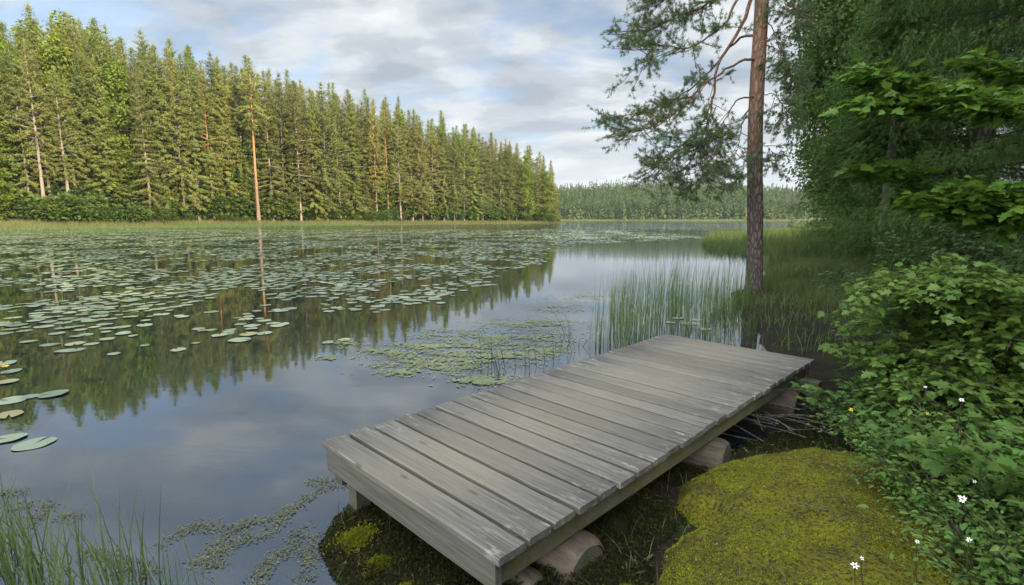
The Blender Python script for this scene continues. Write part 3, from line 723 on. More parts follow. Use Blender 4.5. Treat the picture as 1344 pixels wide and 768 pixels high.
def haze():
    g = G('lake_air'); v = g.n('ShaderNodeVolumePrincipled', {'Color': (.80, .88, .97), 'Density': .00010, 'Anisotropy': .2}); g.L.new(v.outputs[0], g.n('ShaderNodeOutputMaterial').inputs['Volume'])
    mb = MB(); V = np.array([(x, y, z) for z in (-4, 95) for x, y in ((-4200, -600), (4200, -600), (4200, 6000), (-4200, 6000))], float)
    mb.add(V, [(3, 2, 1, 0), (4, 5, 6, 7), (0, 1, 5, 4), (1, 2, 6, 5), (2, 3, 7, 6), (3, 0, 4, 7)]); tag(mb.build('haze', g.m), 'thin pale air over the lake', 'haze', kind='stuff')
haze()

# ------------------------------------------------------------------ jetty
WID, LEN, NPL, TOP = 1.46, 3.93, 25, .42
NL = np.array([-1.083, 2.80])
def box(mb, x0, x1, y0, y1, z0, z1, bev=.0, jit=0.0, mat=0):
    b_ = bev
    V = []
    for z, ins in ((z0, 0), (z1 - b_, 0), (z1, b_)) if b_ else ((z0, 0), (z1, 0)):
        V += [(x0 + ins, y0 + ins, z), (x1 - ins, y0 + ins, z), (x1 - ins, y1 - ins, z), (x0 + ins, y1 - ins, z)]
    V = np.array(V) + (rng.normal(0, jit, (1, 3)) if jit else 0)
    n = len(V) // 4; F = [(3, 2, 1, 0), tuple(range(4 * n - 4, 4 * n))]
    for k in range(n - 1):
        for j in range(4): F.append((4 * k + j, 4 * k + (j + 1) % 4, 4 * k + 4 + (j + 1) % 4, 4 * k + 4 + j))
    mb.add(V, F, mat)
jet = empty('wooden_jetty', (NL[0], NL[1], 0), R(-45))
tag(jet, 'weathered grey wooden jetty of wide cross planks reaching over the lily pond edge', 'jetty')
mb = MB(); pit = LEN / NPL
for k in range(NPL):
    gp = .0115 if k else 0
    x0 = rng.normal(0, .006); x1 = WID + rng.normal(0, .006); dz = rng.normal(0, .0016)
    # subdivided along the plank with a slight cup and warp so that no two edges are alike
    n = 12; y0 = k * pit + gp; y1 = (k + 1) * pit - .0115
    xs = np.linspace(x0, x1, n); wob0 = rng.normal(0, .0012, n); wob1 = rng.normal(0, .0012, n); zw = .002 * np.sin(xs * rng.uniform(1, 3) + rng.uniform(0, 6))
    t0, t1 = TOP - .032, TOP
    ring = []
    for q in range(n):
        zt = t1 + dz + zw[q]; a0, a1 = y0 + wob0[q], y1 + wob1[q]; bv = .007; cup = rng.normal(.0006, .0004)
        ring.append([(xs[q], a0, t0 + dz), (xs[q], a0, zt - bv), (xs[q], a0 + bv, zt), (xs[q], (a0 + a1) / 2, zt - cup), (xs[q], a1 - bv, zt), (xs[q], a1, zt - bv), (xs[q], a1, t0 + dz)])
    V = np.array(ring).reshape(-1, 3); m = 7; F = []
    for q in range(n - 1):
        for j in range(m): F.append((q * m + j, (q + 1) * m + j, (q + 1) * m + (j + 1) % m, q * m + (j + 1) % m))
    F += [tuple(range(m)), tuple(range((n - 1) * m, n * m))[::-1]]
    mb.add(V, [f[::-1] for f in F])
mb.build('deck', M['deck'], jet)
zb0 = TOP - .034
for xx, nmx in ((.045, 'l'), (WID - .09, 'r')):
    mb = MB(); box(mb, xx, xx + .045, .05, LEN - .05, zb0 - .125, zb0, .003); mb.build('side_beam', M['beam'], jet)
mb = MB(); box(mb, WID / 2 - .025, WID / 2 + .025, .05, LEN - .05, zb0 - .125, zb0); mb.build('middle_beam', M['beam'], jet)
mb = MB(); box(mb, .03, WID - .03, .012, .046, zb0 - .13, zb0 - .001, .003); mb.build('front_board', M['fascia'], jet)
mb = MB(); box(mb, .03, WID - .03, LEN - .046, LEN - .012, zb0 - .13, zb0 - .001, .003); mb.build('back_board', M['fascia'], jet)
for x_, y_ in ((.19, .055), (.13, LEN - .3), (WID - .26, LEN - .3), (.13, LEN / 2)):
    mb = MB(); box(mb, x_, x_ + .085, y_, y_ + .085, -.6, zb0 - .002, .004); mb.build('post', M['post'], jet)
mb = MB(); box(mb, .03, .115, .055, .30, zb0 - .215, zb0 - .128, .003); mb.build('cross_block', M['post'], jet)
mb = MB(); box(mb, WID - .22, WID + .10, LEN - .20, LEN - .09, zb0 - .23, zb0 - .127, .004); mb.build('cross_block', M['post'], jet)
mb = MB()
for k in range(NPL):
    for xx in (.068, WID - .068):
        for f_ in (.28, .72):
            p = np.array([xx + rng.normal(0, .006), (k + f_) * pit + rng.normal(0, .005), TOP + .001])
            a = np.arange(6) * math.pi / 3; V = np.column_stack([p[0] + .0035 * np.cos(a), p[1] + .0035 * np.sin(a), np.full(6, p[2])])
            mb.add(V, [tuple(range(6))])
mb.build('nail_heads', M['nail'], jet)
def jw(x, y, z=0):
    c = math.sqrt(.5); return np.array([NL[0] + c * x + c * y, NL[1] - c * x + c * y, z])
def log(lx0, lx1, ly, z, r, label, r2=None):
    o = empty('log', tuple(jw(lx0, ly, z)), R(-45) + rng.normal(0, .05)); L = lx1 - lx0
    mb = MB(); n = 26; m = 28; xs = np.concatenate([[0, .012], np.linspace(.04, L - .04, n - 4), [L - .012, L]]); a = np.arange(m) * 2 * np.pi / m
    ph = rng.uniform(0, 6.28, 4); V = []
    for x in xs:
        e = min(x, L - x); rr = r * (1 + .04 * np.sin(2 * a + ph[0] + x) + .03 * np.sin(3 * a + ph[1] - 2 * x) + .02 * math.sin(5 * x + ph[2]) + .012 * np.sin(7 * a + ph[3] + 3 * x)) * (.80 + .20 * math.sqrt(min(1, e / .05)))
        V.append(np.column_stack([np.full(m, x), rr * np.cos(a), rr * np.sin(a)]))
    V = np.concatenate(V); i = np.arange(len(xs) - 1)[:, None] * m; j = np.arange(m)[None]; j2 = (j + 1) % m
    mb.add(V, np.stack([i + j, i + j2, i + m + j2, i + m + j], -1).reshape(-1, 4)[:, ::-1]); mb.build('bark', M['log'], o, True)
    mb = MB(); x = L + .001; V = np.vstack([[[x, 0, 0]], np.column_stack([np.full(m, x), .80 * r * np.cos(a), .80 * r * np.sin(a)])])
    mb.add(V, [(0, k + 1, (k + 1) % m + 1) for k in range(m)]); mb.build('sawn_end', M['logend'], o)
    return tag(o, label, 'log', 'support logs under the jetty')
log(WID - .55, WID + .03, .52, .105, .15, 'thick log under the nearest jetty corner, its sawn end sticking out')
log(WID - .50, WID - .06, .26, .075, .09, 'thinner log tucked beside the thickest log beneath the near corner of the jetty')
log(WID - .85, WID + .04, 1.86, .105, .15, 'round brown log under the middle of the jetty beside the mossy mound')
log(WID - .80, WID + .03, 3.42, .09, .15, 'dark log under the far part of the jetty above the black water')

# ------------------------------------------------------------------ mossy mound and bank
MOUND = [(.54, 1.2), (.56, 1.95), (.63, 2.18), (.80, 2.40), (.88, 2.46), (.85, 2.62), (.98, 2.88), (1.22, 3.06), (1.5, 3.2), (1.85, 3.25), (2.3, 3.15), (2.9, 2.6), (2.7, 1.2)]
def mound_h(P):
    s = sdf(MOUND, P) + .03 * smooth_noise(P, 9, 11) + .012 * smooth_noise(P, 34, 12)
    notch = np.exp(-(((P[:, 0] - .98) * .8 + (P[:, 1] - 2.42) * .6) / .16) ** 2 - ((-(P[:, 0] - .98) * .6 + (P[:, 1] - 2.42) * .8) / .05) ** 2)
    h = .17 * (1 - np.exp(-np.maximum(s, 0) / .07)) + .10 * (1 - np.exp(-np.maximum(s, 0) / .45)) + .030 * smooth_noise(P, 6, 13) + .014 * smooth_noise(P, 19, 14) + .006 * smooth_noise(P, 55, 15) - .07 * notch
    return np.where(s > 0, h, -.25 + s), s
def mound():
    a = np.arange(.5, 2.95, .02); c = np.arange(1.15, 3.35, .02); A, C_ = np.meshgrid(a, c); P = np.stack([A.ravel(), C_.ravel()], 1)
    h, s = mound_h(P); base = np.maximum(land(P), 0.0)
    z = np.where(s > 0, np.maximum(h + .04, base - .05), base - .1)
    i = np.arange(len(c) - 1)[:, None] * len(a) + np.arange(len(a) - 1)[None]
    F = np.stack([i, i + 1, i + len(a) + 1, i + len(a)], -1).reshape(-1, 4)
    F = F[(s[F] > -.03).all(1)]
    o = empty('mossy_mound', (1.6, 2.2, 0))
    mb = MB(); mb.add(np.column_stack([P, z]) - [1.6, 2.2, 0], F); mb.build('earth', M['mossbase'], o, True)
    n = 210000; Q = np.stack([rng.uniform(.5, 2.9, n), rng.uniform(1.2, 3.25, n)], 1); h, s = mound_h(Q)
    patch = smooth_noise(Q, 7, 21) + .6 * smooth_noise(Q, 22, 22) + .4 * smooth_noise(Q, 60, 24)
    k = (s > .01) & (rng.random(n) < np.clip(.55 + patch * 2.0, .05, 1)); Q = Q[k]; h = h[k]; n = len(Q)
    mb = MB(); D = np.column_stack([rng.normal(0, .7, (n, 2)), np.ones(n)]); L = rng.uniform(.004, .0125, n)
    mb.shapes(LEAF4, np.column_stack([Q, h + .036]) - [1.6, 2.2, 0], D, rng.normal(0, 1, (n, 3)), L, L * .55)
    m = mb.build('moss', M['moss'], o); m['kind'] = 'stuff'
    n = 5200; Q = np.stack([rng.uniform(.6, 2.9, n), rng.uniform(1.2, 3.25, n)], 1); h, s = mound_h(Q); k = (s > .01) & (smooth_noise(Q, 8, 26) + rng.normal(0, .4, n) > .1); Q = Q[k]; h = h[k]; n = len(Q)
    mb = MB(); a = rng.uniform(0, 6.28, n); L = rng.uniform(.012, .05, n)
    mb.shapes(TRI, np.column_stack([Q, h + .05]), np.column_stack([np.cos(a), np.sin(a), rng.normal(0, .25, n)]), rng.normal(0, .5, (n, 3)) + [0, 0, 1], L, rng.uniform(.0015, .006, n))
    for v_ in mb.V: v_ -= [1.6, 2.2, 0]
    m = mb.build('litter', M['litter'], o); m['kind'] = 'stuff'
    tag(o, 'low rounded mound covered in yellow-green moss beside the jetty', 'mound')
def mossbase():
    g = G('moss_cushion'); v = g.coords()
    n1 = g.noise(v, 5, 5, .6); n2 = g.noise(v, 60, 5, .7); n3 = g.noise(v, 220, 3, .6)
    col = g.mix(g.ramp(n1, [(.36, 0), (.6, 1)]), (.10, .090, .018), (.19, .18, .015))
    col = g.mix(g.ramp(n2, [(.38, 1), (.55, 0)]), col, (.040, .030, .014))
    return g.out(g.principled(col, .95, .1, g.bump(g.math('ADD', n2, n3), 1.0, .012)))
M['mossbase'] = mossbase()
mound()
# dark moss and litter on the bank under and beside the jetty
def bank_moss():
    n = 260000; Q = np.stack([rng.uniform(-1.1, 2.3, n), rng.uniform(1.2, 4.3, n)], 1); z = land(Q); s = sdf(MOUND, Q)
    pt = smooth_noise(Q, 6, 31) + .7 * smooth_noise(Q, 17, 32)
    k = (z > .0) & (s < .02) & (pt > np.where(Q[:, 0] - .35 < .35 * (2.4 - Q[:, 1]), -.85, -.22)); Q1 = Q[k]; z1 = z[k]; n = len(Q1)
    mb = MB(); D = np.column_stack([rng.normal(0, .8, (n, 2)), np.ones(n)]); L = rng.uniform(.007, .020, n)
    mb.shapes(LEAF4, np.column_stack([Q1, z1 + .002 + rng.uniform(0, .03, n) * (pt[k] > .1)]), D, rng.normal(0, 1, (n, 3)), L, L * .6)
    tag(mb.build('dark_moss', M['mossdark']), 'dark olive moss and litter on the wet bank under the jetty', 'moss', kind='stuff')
    c = np.array([[-.78, 2.40, .085], [-.62, 2.20, .06], [-.45, 2.0, .05], [.48, 1.95, .05]]); mb = MB()
    for x, y, r in c:
        n = int(30000 * r); a = rng.uniform(0, 6.28, n); rr = r * np.abs(rng.normal(0, .62, n)) * (1 + .3 * np.sin(3 * a + x * 9)); Q = np.stack([x + rr * np.cos(a), y + rr * np.sin(a) * .8], 1)
        z = land(Q); ok = z > 0; D = np.column_stack([rng.normal(0, .6, (n, 2)), np.ones(n)]); L = rng.uniform(.008, .02, n)
        mb.shapes(LEAF4, np.column_stack([Q, z + .008 + .014 * np.maximum(0, 1 - (rr / r) ** 2)])[ok], D[ok], rng.normal(0, 1, (n, 3))[ok], L[ok], L[ok] * .6)
    tag(mb.build('bright_moss', M['mossbright']), 'bright yellow-green moss patches on the dark bank at the water edge', 'moss', kind='stuff')
bank_moss()
def litter():
    n = 9000; Q = np.stack([rng.uniform(-1.1, 2.6, n), rng.uniform(1.2, 4.4, n)], 1); z = land(Q); s = sdf(MOUND, Q); k = (z > .01) & (s < .03) & (smooth_noise(Q, 7, 36) + rng.normal(0, .4, n) > -.1); Q = Q[k]; z = z[k]; n = len(Q)
    mb = MB(); a = rng.uniform(0, 6.28, n); L = rng.uniform(.012, .06, n)
    mb.shapes(LEAF4, np.column_stack([Q, z + .012]), np.column_stack([np.cos(a), np.sin(a), rng.normal(0, .3, n)]), rng.normal(0, .5, (n, 3)) + [0, 0, 1], L, L * rng.uniform(.06, .4, n))
    n = 500; Q = np.stack([rng.uniform(-1.0, 2.4, n), rng.uniform(1.3, 4.3, n)], 1); z = land(Q); k = (z > .02) & (sdf(MOUND, Q) < .06); Q = Q[k]; z = z[k]; n = len(Q)
    mb.blades(np.column_stack([Q, z]), rng.uniform(.04, .15, n), .004, rng.normal(0, .06, (n, 2)), 3)
    tag(mb.build('leaf_litter', M['litter']), 'brown leaf litter and dry grass bits on the dark bank beside the jetty', 'litter', kind='stuff')
litter()
def tufts():
    mb = MB()
    for x, y, n in [(.62, 2.2, 14), (.55, 1.95, 10), (.82, 2.42, 12), (.95, 2.85, 10), (1.3, 3.12, 8), (1.75, 3.2, 14), (1.62, 2.3, 10), (1.55, 1.9, 12), (1.85, 2.75, 16), (1.95, 3.0, 16), (1.7, 2.5, 10), (.3, 2.0, 8), (.2, 1.75, 8), (-.75, 2.15, 10), (-.9, 2.6, 9), (1.5, 1.6, 10), (1.2, 2.0, 4), (1.35, 2.7, 4)]:
        Q = np.array([x, y]) + rng.normal(0, .05, (n, 2)); h, s_ = mound_h(Q); z = np.where(s_ > 0, h + .03, land(Q)); mb.blades(np.column_stack([Q, z]), rng.uniform(.03, .12, n), .0035, rng.normal(0, .05, (n, 2)), 3)
    tag(mb.build('grass_tufts', M['sedge']), 'small grass tufts poking up around the moss and the dark bank', 'grass', kind='stuff')
    for x, y, a, L, lab in [(1.50, 2.28, 2.7, .16, 'short pale twig lying on the moss near the herbs'), (1.05, 2.36, .4, .13, 'grey twig in the hollow of the mossy mound'), (1.62, 2.34, .9, .10, 'little pale twig crossing the moss beside the herbs')]:
        h, s_ = mound_h(np.array([[x, y]])); o = empty('fallen_twig', (x, y, float(h[0]) + .045), a); mb = MB(); q = np.linspace(0, 1, 6)
        mb.tube(np.column_stack([L * q, .02 * np.sin(q * 4), .012 * np.sin(q * 3)]), np.linspace(.004, .0015, 6), 6); mb.tube(np.array([[L * .45, .018, .01], [L * .7, .06, .02]]), np.array([.0022, .001]), 5); mb.build('wood', M['deadtwig'], o, True)
        tag(o, lab, 'twig')
tufts()

# dead twigs lying on the bank behind the mound
def twigs():
    o = empty('dead_brushwood', (2.2, 3.9, 0)); mb = MB()
    for k in range(46):
        p = np.array([rng.uniform(-.55, .45), rng.uniform(-.40, .45), 0]); a = rng.normal(2.6, .45); L = rng.uniform(.3, .8)
        zz = max(zland(2.2 + p[0], 3.9 + p[1]), 0) + rng.uniform(.01, .14)
        q = np.linspace(0, 1, 6); side = rng.normal(0, .1)
        P = np.column_stack([p[0] + math.cos(a) * L * q - math.sin(a) * side * q ** 2, p[1] + math.sin(a) * L * q + math.cos(a) * side * q ** 2, zz + rng.normal(.02, .06) * q + .06 * np.sin(q * 3) * rng.uniform(0, 1)])
        mb.tube(P, np.linspace(.0055, .0018, 6) * rng.uniform(.6, 1.2), 5, False)
    mb.build('twigs', M['deadtwig'], o, True)['kind'] = 'stuff'
    tag(o, 'tangle of thin dead twigs lying over black water between jetty and mossy mound', 'brushwood')
twigs()

# ------------------------------------------------------------------ tall pine at the water
def lake_pine():
    base = at_depth(988, 389, 11.1); base[2] = 0.02
    top0 = at_depth(998, 0, 11.0)
    o = empty('pine_tree', tuple(base)); tb = MB(); lb = MB(); cb = MB()
    d = (top0 - base); H = 15.0; t = np.linspace(0, 1, 40); z = t * H
    wob = .035 * np.sin(z * 1.1 + .4)
    path = np.column_stack([d[0] * np.minimum(z, 9) / d[2] + wob, d[1] * np.minimum(z, 9) / d[2] + .03 * np.sin(z * .9), z - .1])
    rad = .145 * (1 - t) ** .55 + .02; rad += .06 * np.exp(-z / .30)
    tb.tube(path, rad, 20)
    def W(u, v, y): return at_depth(u, v, y) - base
    def smooth(P, n):
        P = np.asarray(P, float); s_ = np.linspace(0, len(P) - 1, n); k_ = np.clip(s_.astype(int), 0, len(P) - 2); f_ = (s_ - k_)[:, None]
        P0 = P[np.maximum(k_ - 1, 0)]; P1 = P[k_]; P2 = P[k_ + 1]; P3 = P[np.minimum(k_ + 2, len(P) - 1)]
        return .5 * (2 * P1 + (P2 - P0) * f_ + (2 * P0 - 5 * P1 + 4 * P2 - P3) * f_ ** 2 + (3 * P1 - P0 - 3 * P2 + P3) * f_ ** 3)
    limbs = [  # points (u, v, depth), start radius, leaf start, branchlets, spread
        ([(1000, -75, 11), (985, 3, 10.9), (966, 48, 10.8), (943, 84, 10.7), (937, 125, 10.6), (930, 160, 10.5), (916, 192, 10.4), (900, 222, 10.3)], .060, .50, 24, 1.0),
        ([(1000, -110, 11), (975, -30, 11.2), (930, 5, 11.4), (885, 25, 11.5), (850, 38, 11.6), (818, 42, 11.6)], .045, .25, 34, 1.0),
        ([(998, -60, 11), (962, 10, 10.3), (947, 35, 10.0), (905, 62, 9.7), (865, 60, 9.6), (850, 72, 9.5)], .040, .30, 26, 1.0),
        ([(996, 45, 11), (965, 55, 11.5), (930, 95, 11.9), (890, 128, 12.1), (850, 146, 12.2), (808, 153, 12.3)], .040, .38, 36, .85),
        ([(995, 78, 11), (970, 82, 10.7), (925, 110, 10.4), (885, 150, 10.2), (850, 168, 10.1), (825, 172, 10)], .038, .35, 28, .85),
        ([(937, 125, 10.6), (920, 165, 10.4), (895, 192, 10.3), (875, 212, 10.2), (858, 220, 10.2)], .026, .2, 28, .9),
        ([(930, 160, 10.5), (925, 195, 10.7), (915, 228, 10.9), (905, 243, 11)], .018, .2, 20, .8),
        ([(993, 127, 11), (968, 132, 10.6), (952, 158, 10.3), (944, 190, 10.1), (935, 225, 10.0)], .026, .35, 24, .9),
        ([(992, 136, 11), (977, 152, 11.4), (972, 175, 11.7), (966, 205, 11.9), (955, 235, 12)], .022, .35, 18, .9),
        ([(992, 160, 11), (985, 180, 10.7), (978, 210, 10.5), (970, 235, 10.4)], .013, .3, 10, .8),
        ([(1001, 22, 11), (1014, 38, 10.8), (1022, 62, 10.6), (1030, 90, 10.5)], .020, .35, 16, .8),
        ([(1000, 70, 11), (1010, 60, 11.3), (1030, 80, 11.6), (1043, 110, 11.8)], .016, .4, 14, .8),
        ([(999, 125, 11), (1015, 124, 10.8), (1028, 140, 10.6), (1034, 165, 10.5)], .015, .3, 14, .8),
        ([(998, 190, 11), (1010, 195, 11.2), (1020, 215, 11.4)], .010, .3, 8, .7),
        ([(1001, -20, 11), (1025, -5, 10.6), (1050, 20, 10.4)], .030, .2, 20, .9),
        ([(1000, -60, 11), (1030, -50, 11.6), (1065, -15, 12)], .035, .2, 20, .9),
        ([(1000, -120, 11), (960, -80, 10.8), (910, -30, 10.6), (870, 0, 10.5)], .045, .3, 26, 1.0),
    ]
    TP, TD = [], []
    for pts, r, l0, nb, spd in limbs:
        Q = smooth([W(*p) for p in pts], 26); Q[1:-1] += rng.normal(0, .012, (24, 3))
        lb.tube(Q, .78 * r * (1 - np.linspace(0, 1, 26) ** .8 * .85), 8, False)
        for k in range(int(nb * 1.2)):
            f = l0 + (1 - l0) * rng.uniform(0, 1) ** .8; q = f * 25; i0 = min(int(q), 24); p = Q[i0] + (Q[i0 + 1] - Q[i0]) * (q - i0)
            along = unit(Q[min(i0 + 2, 25)] - Q[max(i0 - 2, 0)])
            dr = unit(along * .6 + rng.normal(0, .75, 3) * [1, 1, .55] + [-.25 if pts[-1][0] < 990 else .2, 0, -.10])
            L = rng.uniform(.30, .85) * spd; s = np.linspace(0, 1, 6)
            tw = p + dr * (L * s)[:, None] + rng.normal(0, .018, (6, 3)) * s[:, None] + np.array([0, 0, -.10]) * (s ** 2)[:, None] * L + np.array([0, 0, .12]) * (s ** 3)[:, None] * L
            lb.tube(tw, np.linspace(.009, .003, 6), 4, False)
            for j in range(5):
                s0 = rng.uniform(.30, 1); ii = min(int(s0 * 5), 4); p2 = tw[ii] + (tw[ii + 1] - tw[ii]) * (s0 * 5 - ii)
                d2 = unit(dr * .7 + rng.normal(0, .6, 3) + [0, 0, .15]); L2 = rng.uniform(.08, .26)
                lb.tube(np.vstack([p2, p2 + d2 * L2 * .5, p2 + d2 * L2 + [0, 0, .02]]), np.array([.004, .003, .002]), 3, False)
                m = rng.integers(2, 4)
                for q2 in np.linspace(.45, 1, m): TP.append(p2 + d2 * L2 * q2); TD.append(d2)
            for q2 in np.linspace(.6, 1, 3): TP.append(tw[0] + (tw[-1] - tw[0]) * q2); TD.append(dr)
    # rest of the crown above
    for k in range(70):
        zz = rng.uniform(8.5, 14.8); az = rng.uniform(0, 6.28); L = (15.6 - zz) * .42 * rng.uniform(.6, 1.1) + .3; c = np.array([d[0] * 9 / d[2], d[1] * 9 / d[2], zz])
        e = c + [math.cos(az) * L, math.sin(az) * L, .15 * L]; lb.tube(np.vstack([c, (c + e) / 2 + [0, 0, .05], e]), np.array([.03, .02, .006]), 5, False)
        for j in range(40):
            f = rng.uniform(.35, 1); TP.append(c + (e - c) * f + rng.normal(0, .22, 3)); TD.append(unit(rng.normal(0, 1, 3) + (e - c)))
    TP = np.array(TP); TD = np.array(TD); n = len(TP); m = 17
    P = np.repeat(TP, m, 0); D = unit(np.repeat(TD, m, 0) * .75 + rng.normal(0, .6, (n * m, 3)) + [0, 0, .12]); L = rng.uniform(.045, .095, n * m)
    cb.shapes(TRI, P + rng.normal(0, .012, P.shape), D, rng.normal(0, 1, P.shape), L, .008)
    tb.build('trunk', M['bark_pine'], o, True); lb.build('limbs', M['limb'], o, True); cb.build('crown', M['nearpine'], o)
    tag(o, 'tall red-barked pine alone at the water beyond the jetty, boughs over the lake', 'pine')
lake_pine()

# ------------------------------------------------------------------ dark wood on the right bank
def weeping_spruce(name, H, rmax, base=.6, per=7, whorl=.40, hang=1.0):
    root = empty(name); tb = MB(); cb = MB(); lb = MB(); path = trunk_path(H, .1)
    rad = .26 * (1 - np.linspace(0, 1, len(path)) * .93)
    tb.tube(np.vstack([path[:1] - [0, 0, .6], path]), np.concatenate([rad[:1] * 1.2, rad]), 12)
    Ps, Ds, Ls = [], [], []; z = base
    while z < H - .2:
        t = (z - base) / (H - base); low = z < 13
        for k in range(per if low else 5):
            az = rng.uniform(0, 6.28); L = rmax * ((1 - t) ** .8 + .03) * rng.uniform(.55, 1.15); c = np.array([np.interp(z, path[:, 2], path[:, 0]), np.interp(z, path[:, 2], path[:, 1]), z])
            d = np.array([math.cos(az), math.sin(az), 0]); m = max(4, int(L / (.15 if low else .4))); q = np.linspace(.15, 1, m)
            pts = c + d * (L * q)[:, None] + np.array([0, 0, 1]) * ((.1 - .25 * (1 - t)) * L * q - .22 * L * q ** 2 + .22 * L * q ** 3)[:, None]
            lb.tube(np.vstack([c, pts]), np.linspace(.020, .003, m + 1), 4, False)
            for sg in (-1, 1):
                a2 = az + sg * rng.uniform(.5, 1.3, m); tl = rng.uniform(.25, .75, m) * hang * (.6 + .4 * (1 - q)); nn = 7 if low else 4
                for s in np.linspace(.15, 1, nn):
                    w = np.column_stack([np.cos(a2) * tl * s * .75, np.sin(a2) * tl * s * .75, -tl * s ** 1.6 * .9])
                    for rep in range(3 if low else 2):
                        Ps.append(pts + w + rng.normal(0, .05, (m, 3))); Ds.append(np.column_stack([np.cos(a2) * (1 - s * .5), np.sin(a2) * (1 - s * .5), -.4 - s * .8 + rng.normal(0, .3, m)]) + rng.normal(0, .35, (m, 3)))
                        Ls.append(rng.uniform(.07, .15, m) * (1 if low else 2.8))
        z += whorl * rng.uniform(.8, 1.2)
    P, D, L = map(np.concatenate, (Ps, Ds, Ls)); n = len(P)
    cb.shapes(comb(2, .34, .05), P, D, rng.normal(0, .6, (n, 3)) + [0, 0, 1], L, L * .8)
    n0 = sum(len(q) for q in tb.mi)
    tb.V += lb.V; tb.C += lb.C; tb.I += [q + tb.n for q in lb.I]; tb.mi += [q + 1 for q in lb.mi]; tb.n += lb.n
    tb.build('trunk', [M['bark_grey'], M['twigdark']], root, True); cb.build('crown', M['nearspruce'], root); return root
ws = weeping_spruce('spruce_tree', 21, 4.2)
spots = [  # x, y, rot, scale, label
    (10.9, 10.4, 0, 1.0, 'dark weeping spruce whose hanging boughs fill the view behind the overhanging maple branches'),
    (13.6, 15.4, 1.4, 1.08, 'dark spruce rising to the top of the view just behind the lone lakeside pine'),
    (9.0, 6.4, 2.5, .92, 'dark spruce nearest the camera on the shaded bank, hung with brown-green boughs'),
    (17.6, 20.5, 4.0, 1.0, 'shaded spruce between the grey-trunked birch and the weeping spruce'),
    (20.5, 28.0, 5.2, 1.05, 'far shaded spruce beyond the birch on the shaded bank'),
    (16, 11.0, .7, 1.15, 'tall spruce deep in the dark wood behind the weeping spruce'),
]
for k, (x, y, a, s, lab) in enumerate(spots):
    o = ws if k == 0 else copy_tree(ws, (0, 0, 0), 0, (1, 1, 1)); o.location = (x, y, zland(x, y) - .1); o.rotation_euler = (0, 0, a); o.scale = (s, s, s)
    tag(o, lab, 'spruce', 'spruces on the shaded bank')
# the same wood goes on beside and behind the camera and shades this shore
for k, (x, y, s) in enumerate([(17, 4, 1.2), (20, -2, 1.2), (17, -8, 1.2), (13, -13, 1.15), (8, -17, 1.1), (24, 3, 1.3), (23, -9, 1.3), (18, -16, 1.3), (12, -20, 1.25), (3, -20, 1.1), (27, -4, 1.3), (26, -16, 1.3), (20, -24, 1.3), (10, -27, 1.3), (22, 10, 1.25), (28, 10, 1.3), (2, -28, 1.3), (30, -12, 1.35), (26, -26, 1.35), (15, -32, 1.35), (34, 2, 1.35), (27, 20, 1.2)]):
    o = copy_tree(ws, (x, y, zland(x, y) - .1), k * 1.3, (s, s, s)); tag(o, 'spruce of the shading wood that continues beyond the frame beside the camera', 'spruce', 'spruces beyond the frame')
bb = broadleaf('birch_tree', 17, 1.6, 3.6, 'nearbirch', 'bark_grey', 190, 230, .18, .11, LEAF4, egg=.35)
bspots = [(13.9, 21.5, 0, (.80, .80, 1), 'leafy birch with thin grey trunk at the reed bank behind the lakeside pine'),
          (16.6, 25.5, 2, (.8, .8, 1.05), 'leafy birch half hidden behind the grey-trunked birch at the reed bank'),
          (15.0, 22.8, 3.3, (.8, .8, 1.0), 'leafy birch crowding behind the right side of the grey-trunked birch'),
          (12.2, 17.0, 4, (.55, .55, .5), 'smaller leafy tree on the bank between the birch and the dark spruces')]
for k, (x, y, a, s, lab) in enumerate(bspots):
    o = bb if k == 0 else copy_tree(bb, (0, 0, 0), 0, (1, 1, 1)); o.location = (x, y, zland(x, y) - .1); o.rotation_euler = (0, 0, a); o.scale = s
    tag(o, lab, 'birch', 'leafy trees on the shaded bank')
def bare_trunk(u, vb, y, r, h, label):
    p = at_depth(u, vb, y); o = empty('spruce_tree', (p[0], p[1], zland(p[0], p[1]) - .1)); mb = MB(); P = trunk_path(h, .08); mb.tube(P, r * (1 - .5 * np.linspace(0, 1, len(P))), 10)
    for k in range(10):
        zz = rng.uniform(.15, .8) * h; a = rng.uniform(0, 6.28); L = rng.uniform(.3, .9); mb.tube(np.array([[0, 0, zz], [math.cos(a) * L, math.sin(a) * L, zz - .15 * L]]), np.array([.015, .005]), 4, False)
    mb.build('trunk', M['bark_grey'], o, True)
    cb = MB(); n = 5000; tt = rng.uniform(.35, 1, n); a = rng.uniform(0, 6.28, n); rr = 1.8 * (1.02 - tt) ** .7 * np.sqrt(rng.uniform(.05, 1, n))
    Pn = np.column_stack([rr * np.cos(a), rr * np.sin(a), tt * h - .2 * rr]); Dn = np.column_stack([np.cos(a), np.sin(a), rng.normal(-.6, .3, n)]); Ln = rng.uniform(.2, .4, n)
    cb.shapes(comb(3, .35, .08), Pn, Dn, rng.normal(0, .6, (n, 3)) + [0, 0, 1], Ln, Ln * .8); cb.build('crown', M['nearspruce'], o)
    tag(o, label, 'spruce')
bare_trunk(1159, 302, 15.5, .13, 9, 'young spruce with a clear bare grey lower trunk on the shaded bank')
bare_trunk(1128, 296, 19, .14, 9, 'young spruce with a faint grey trunk left of the clearer bare grey trunk')

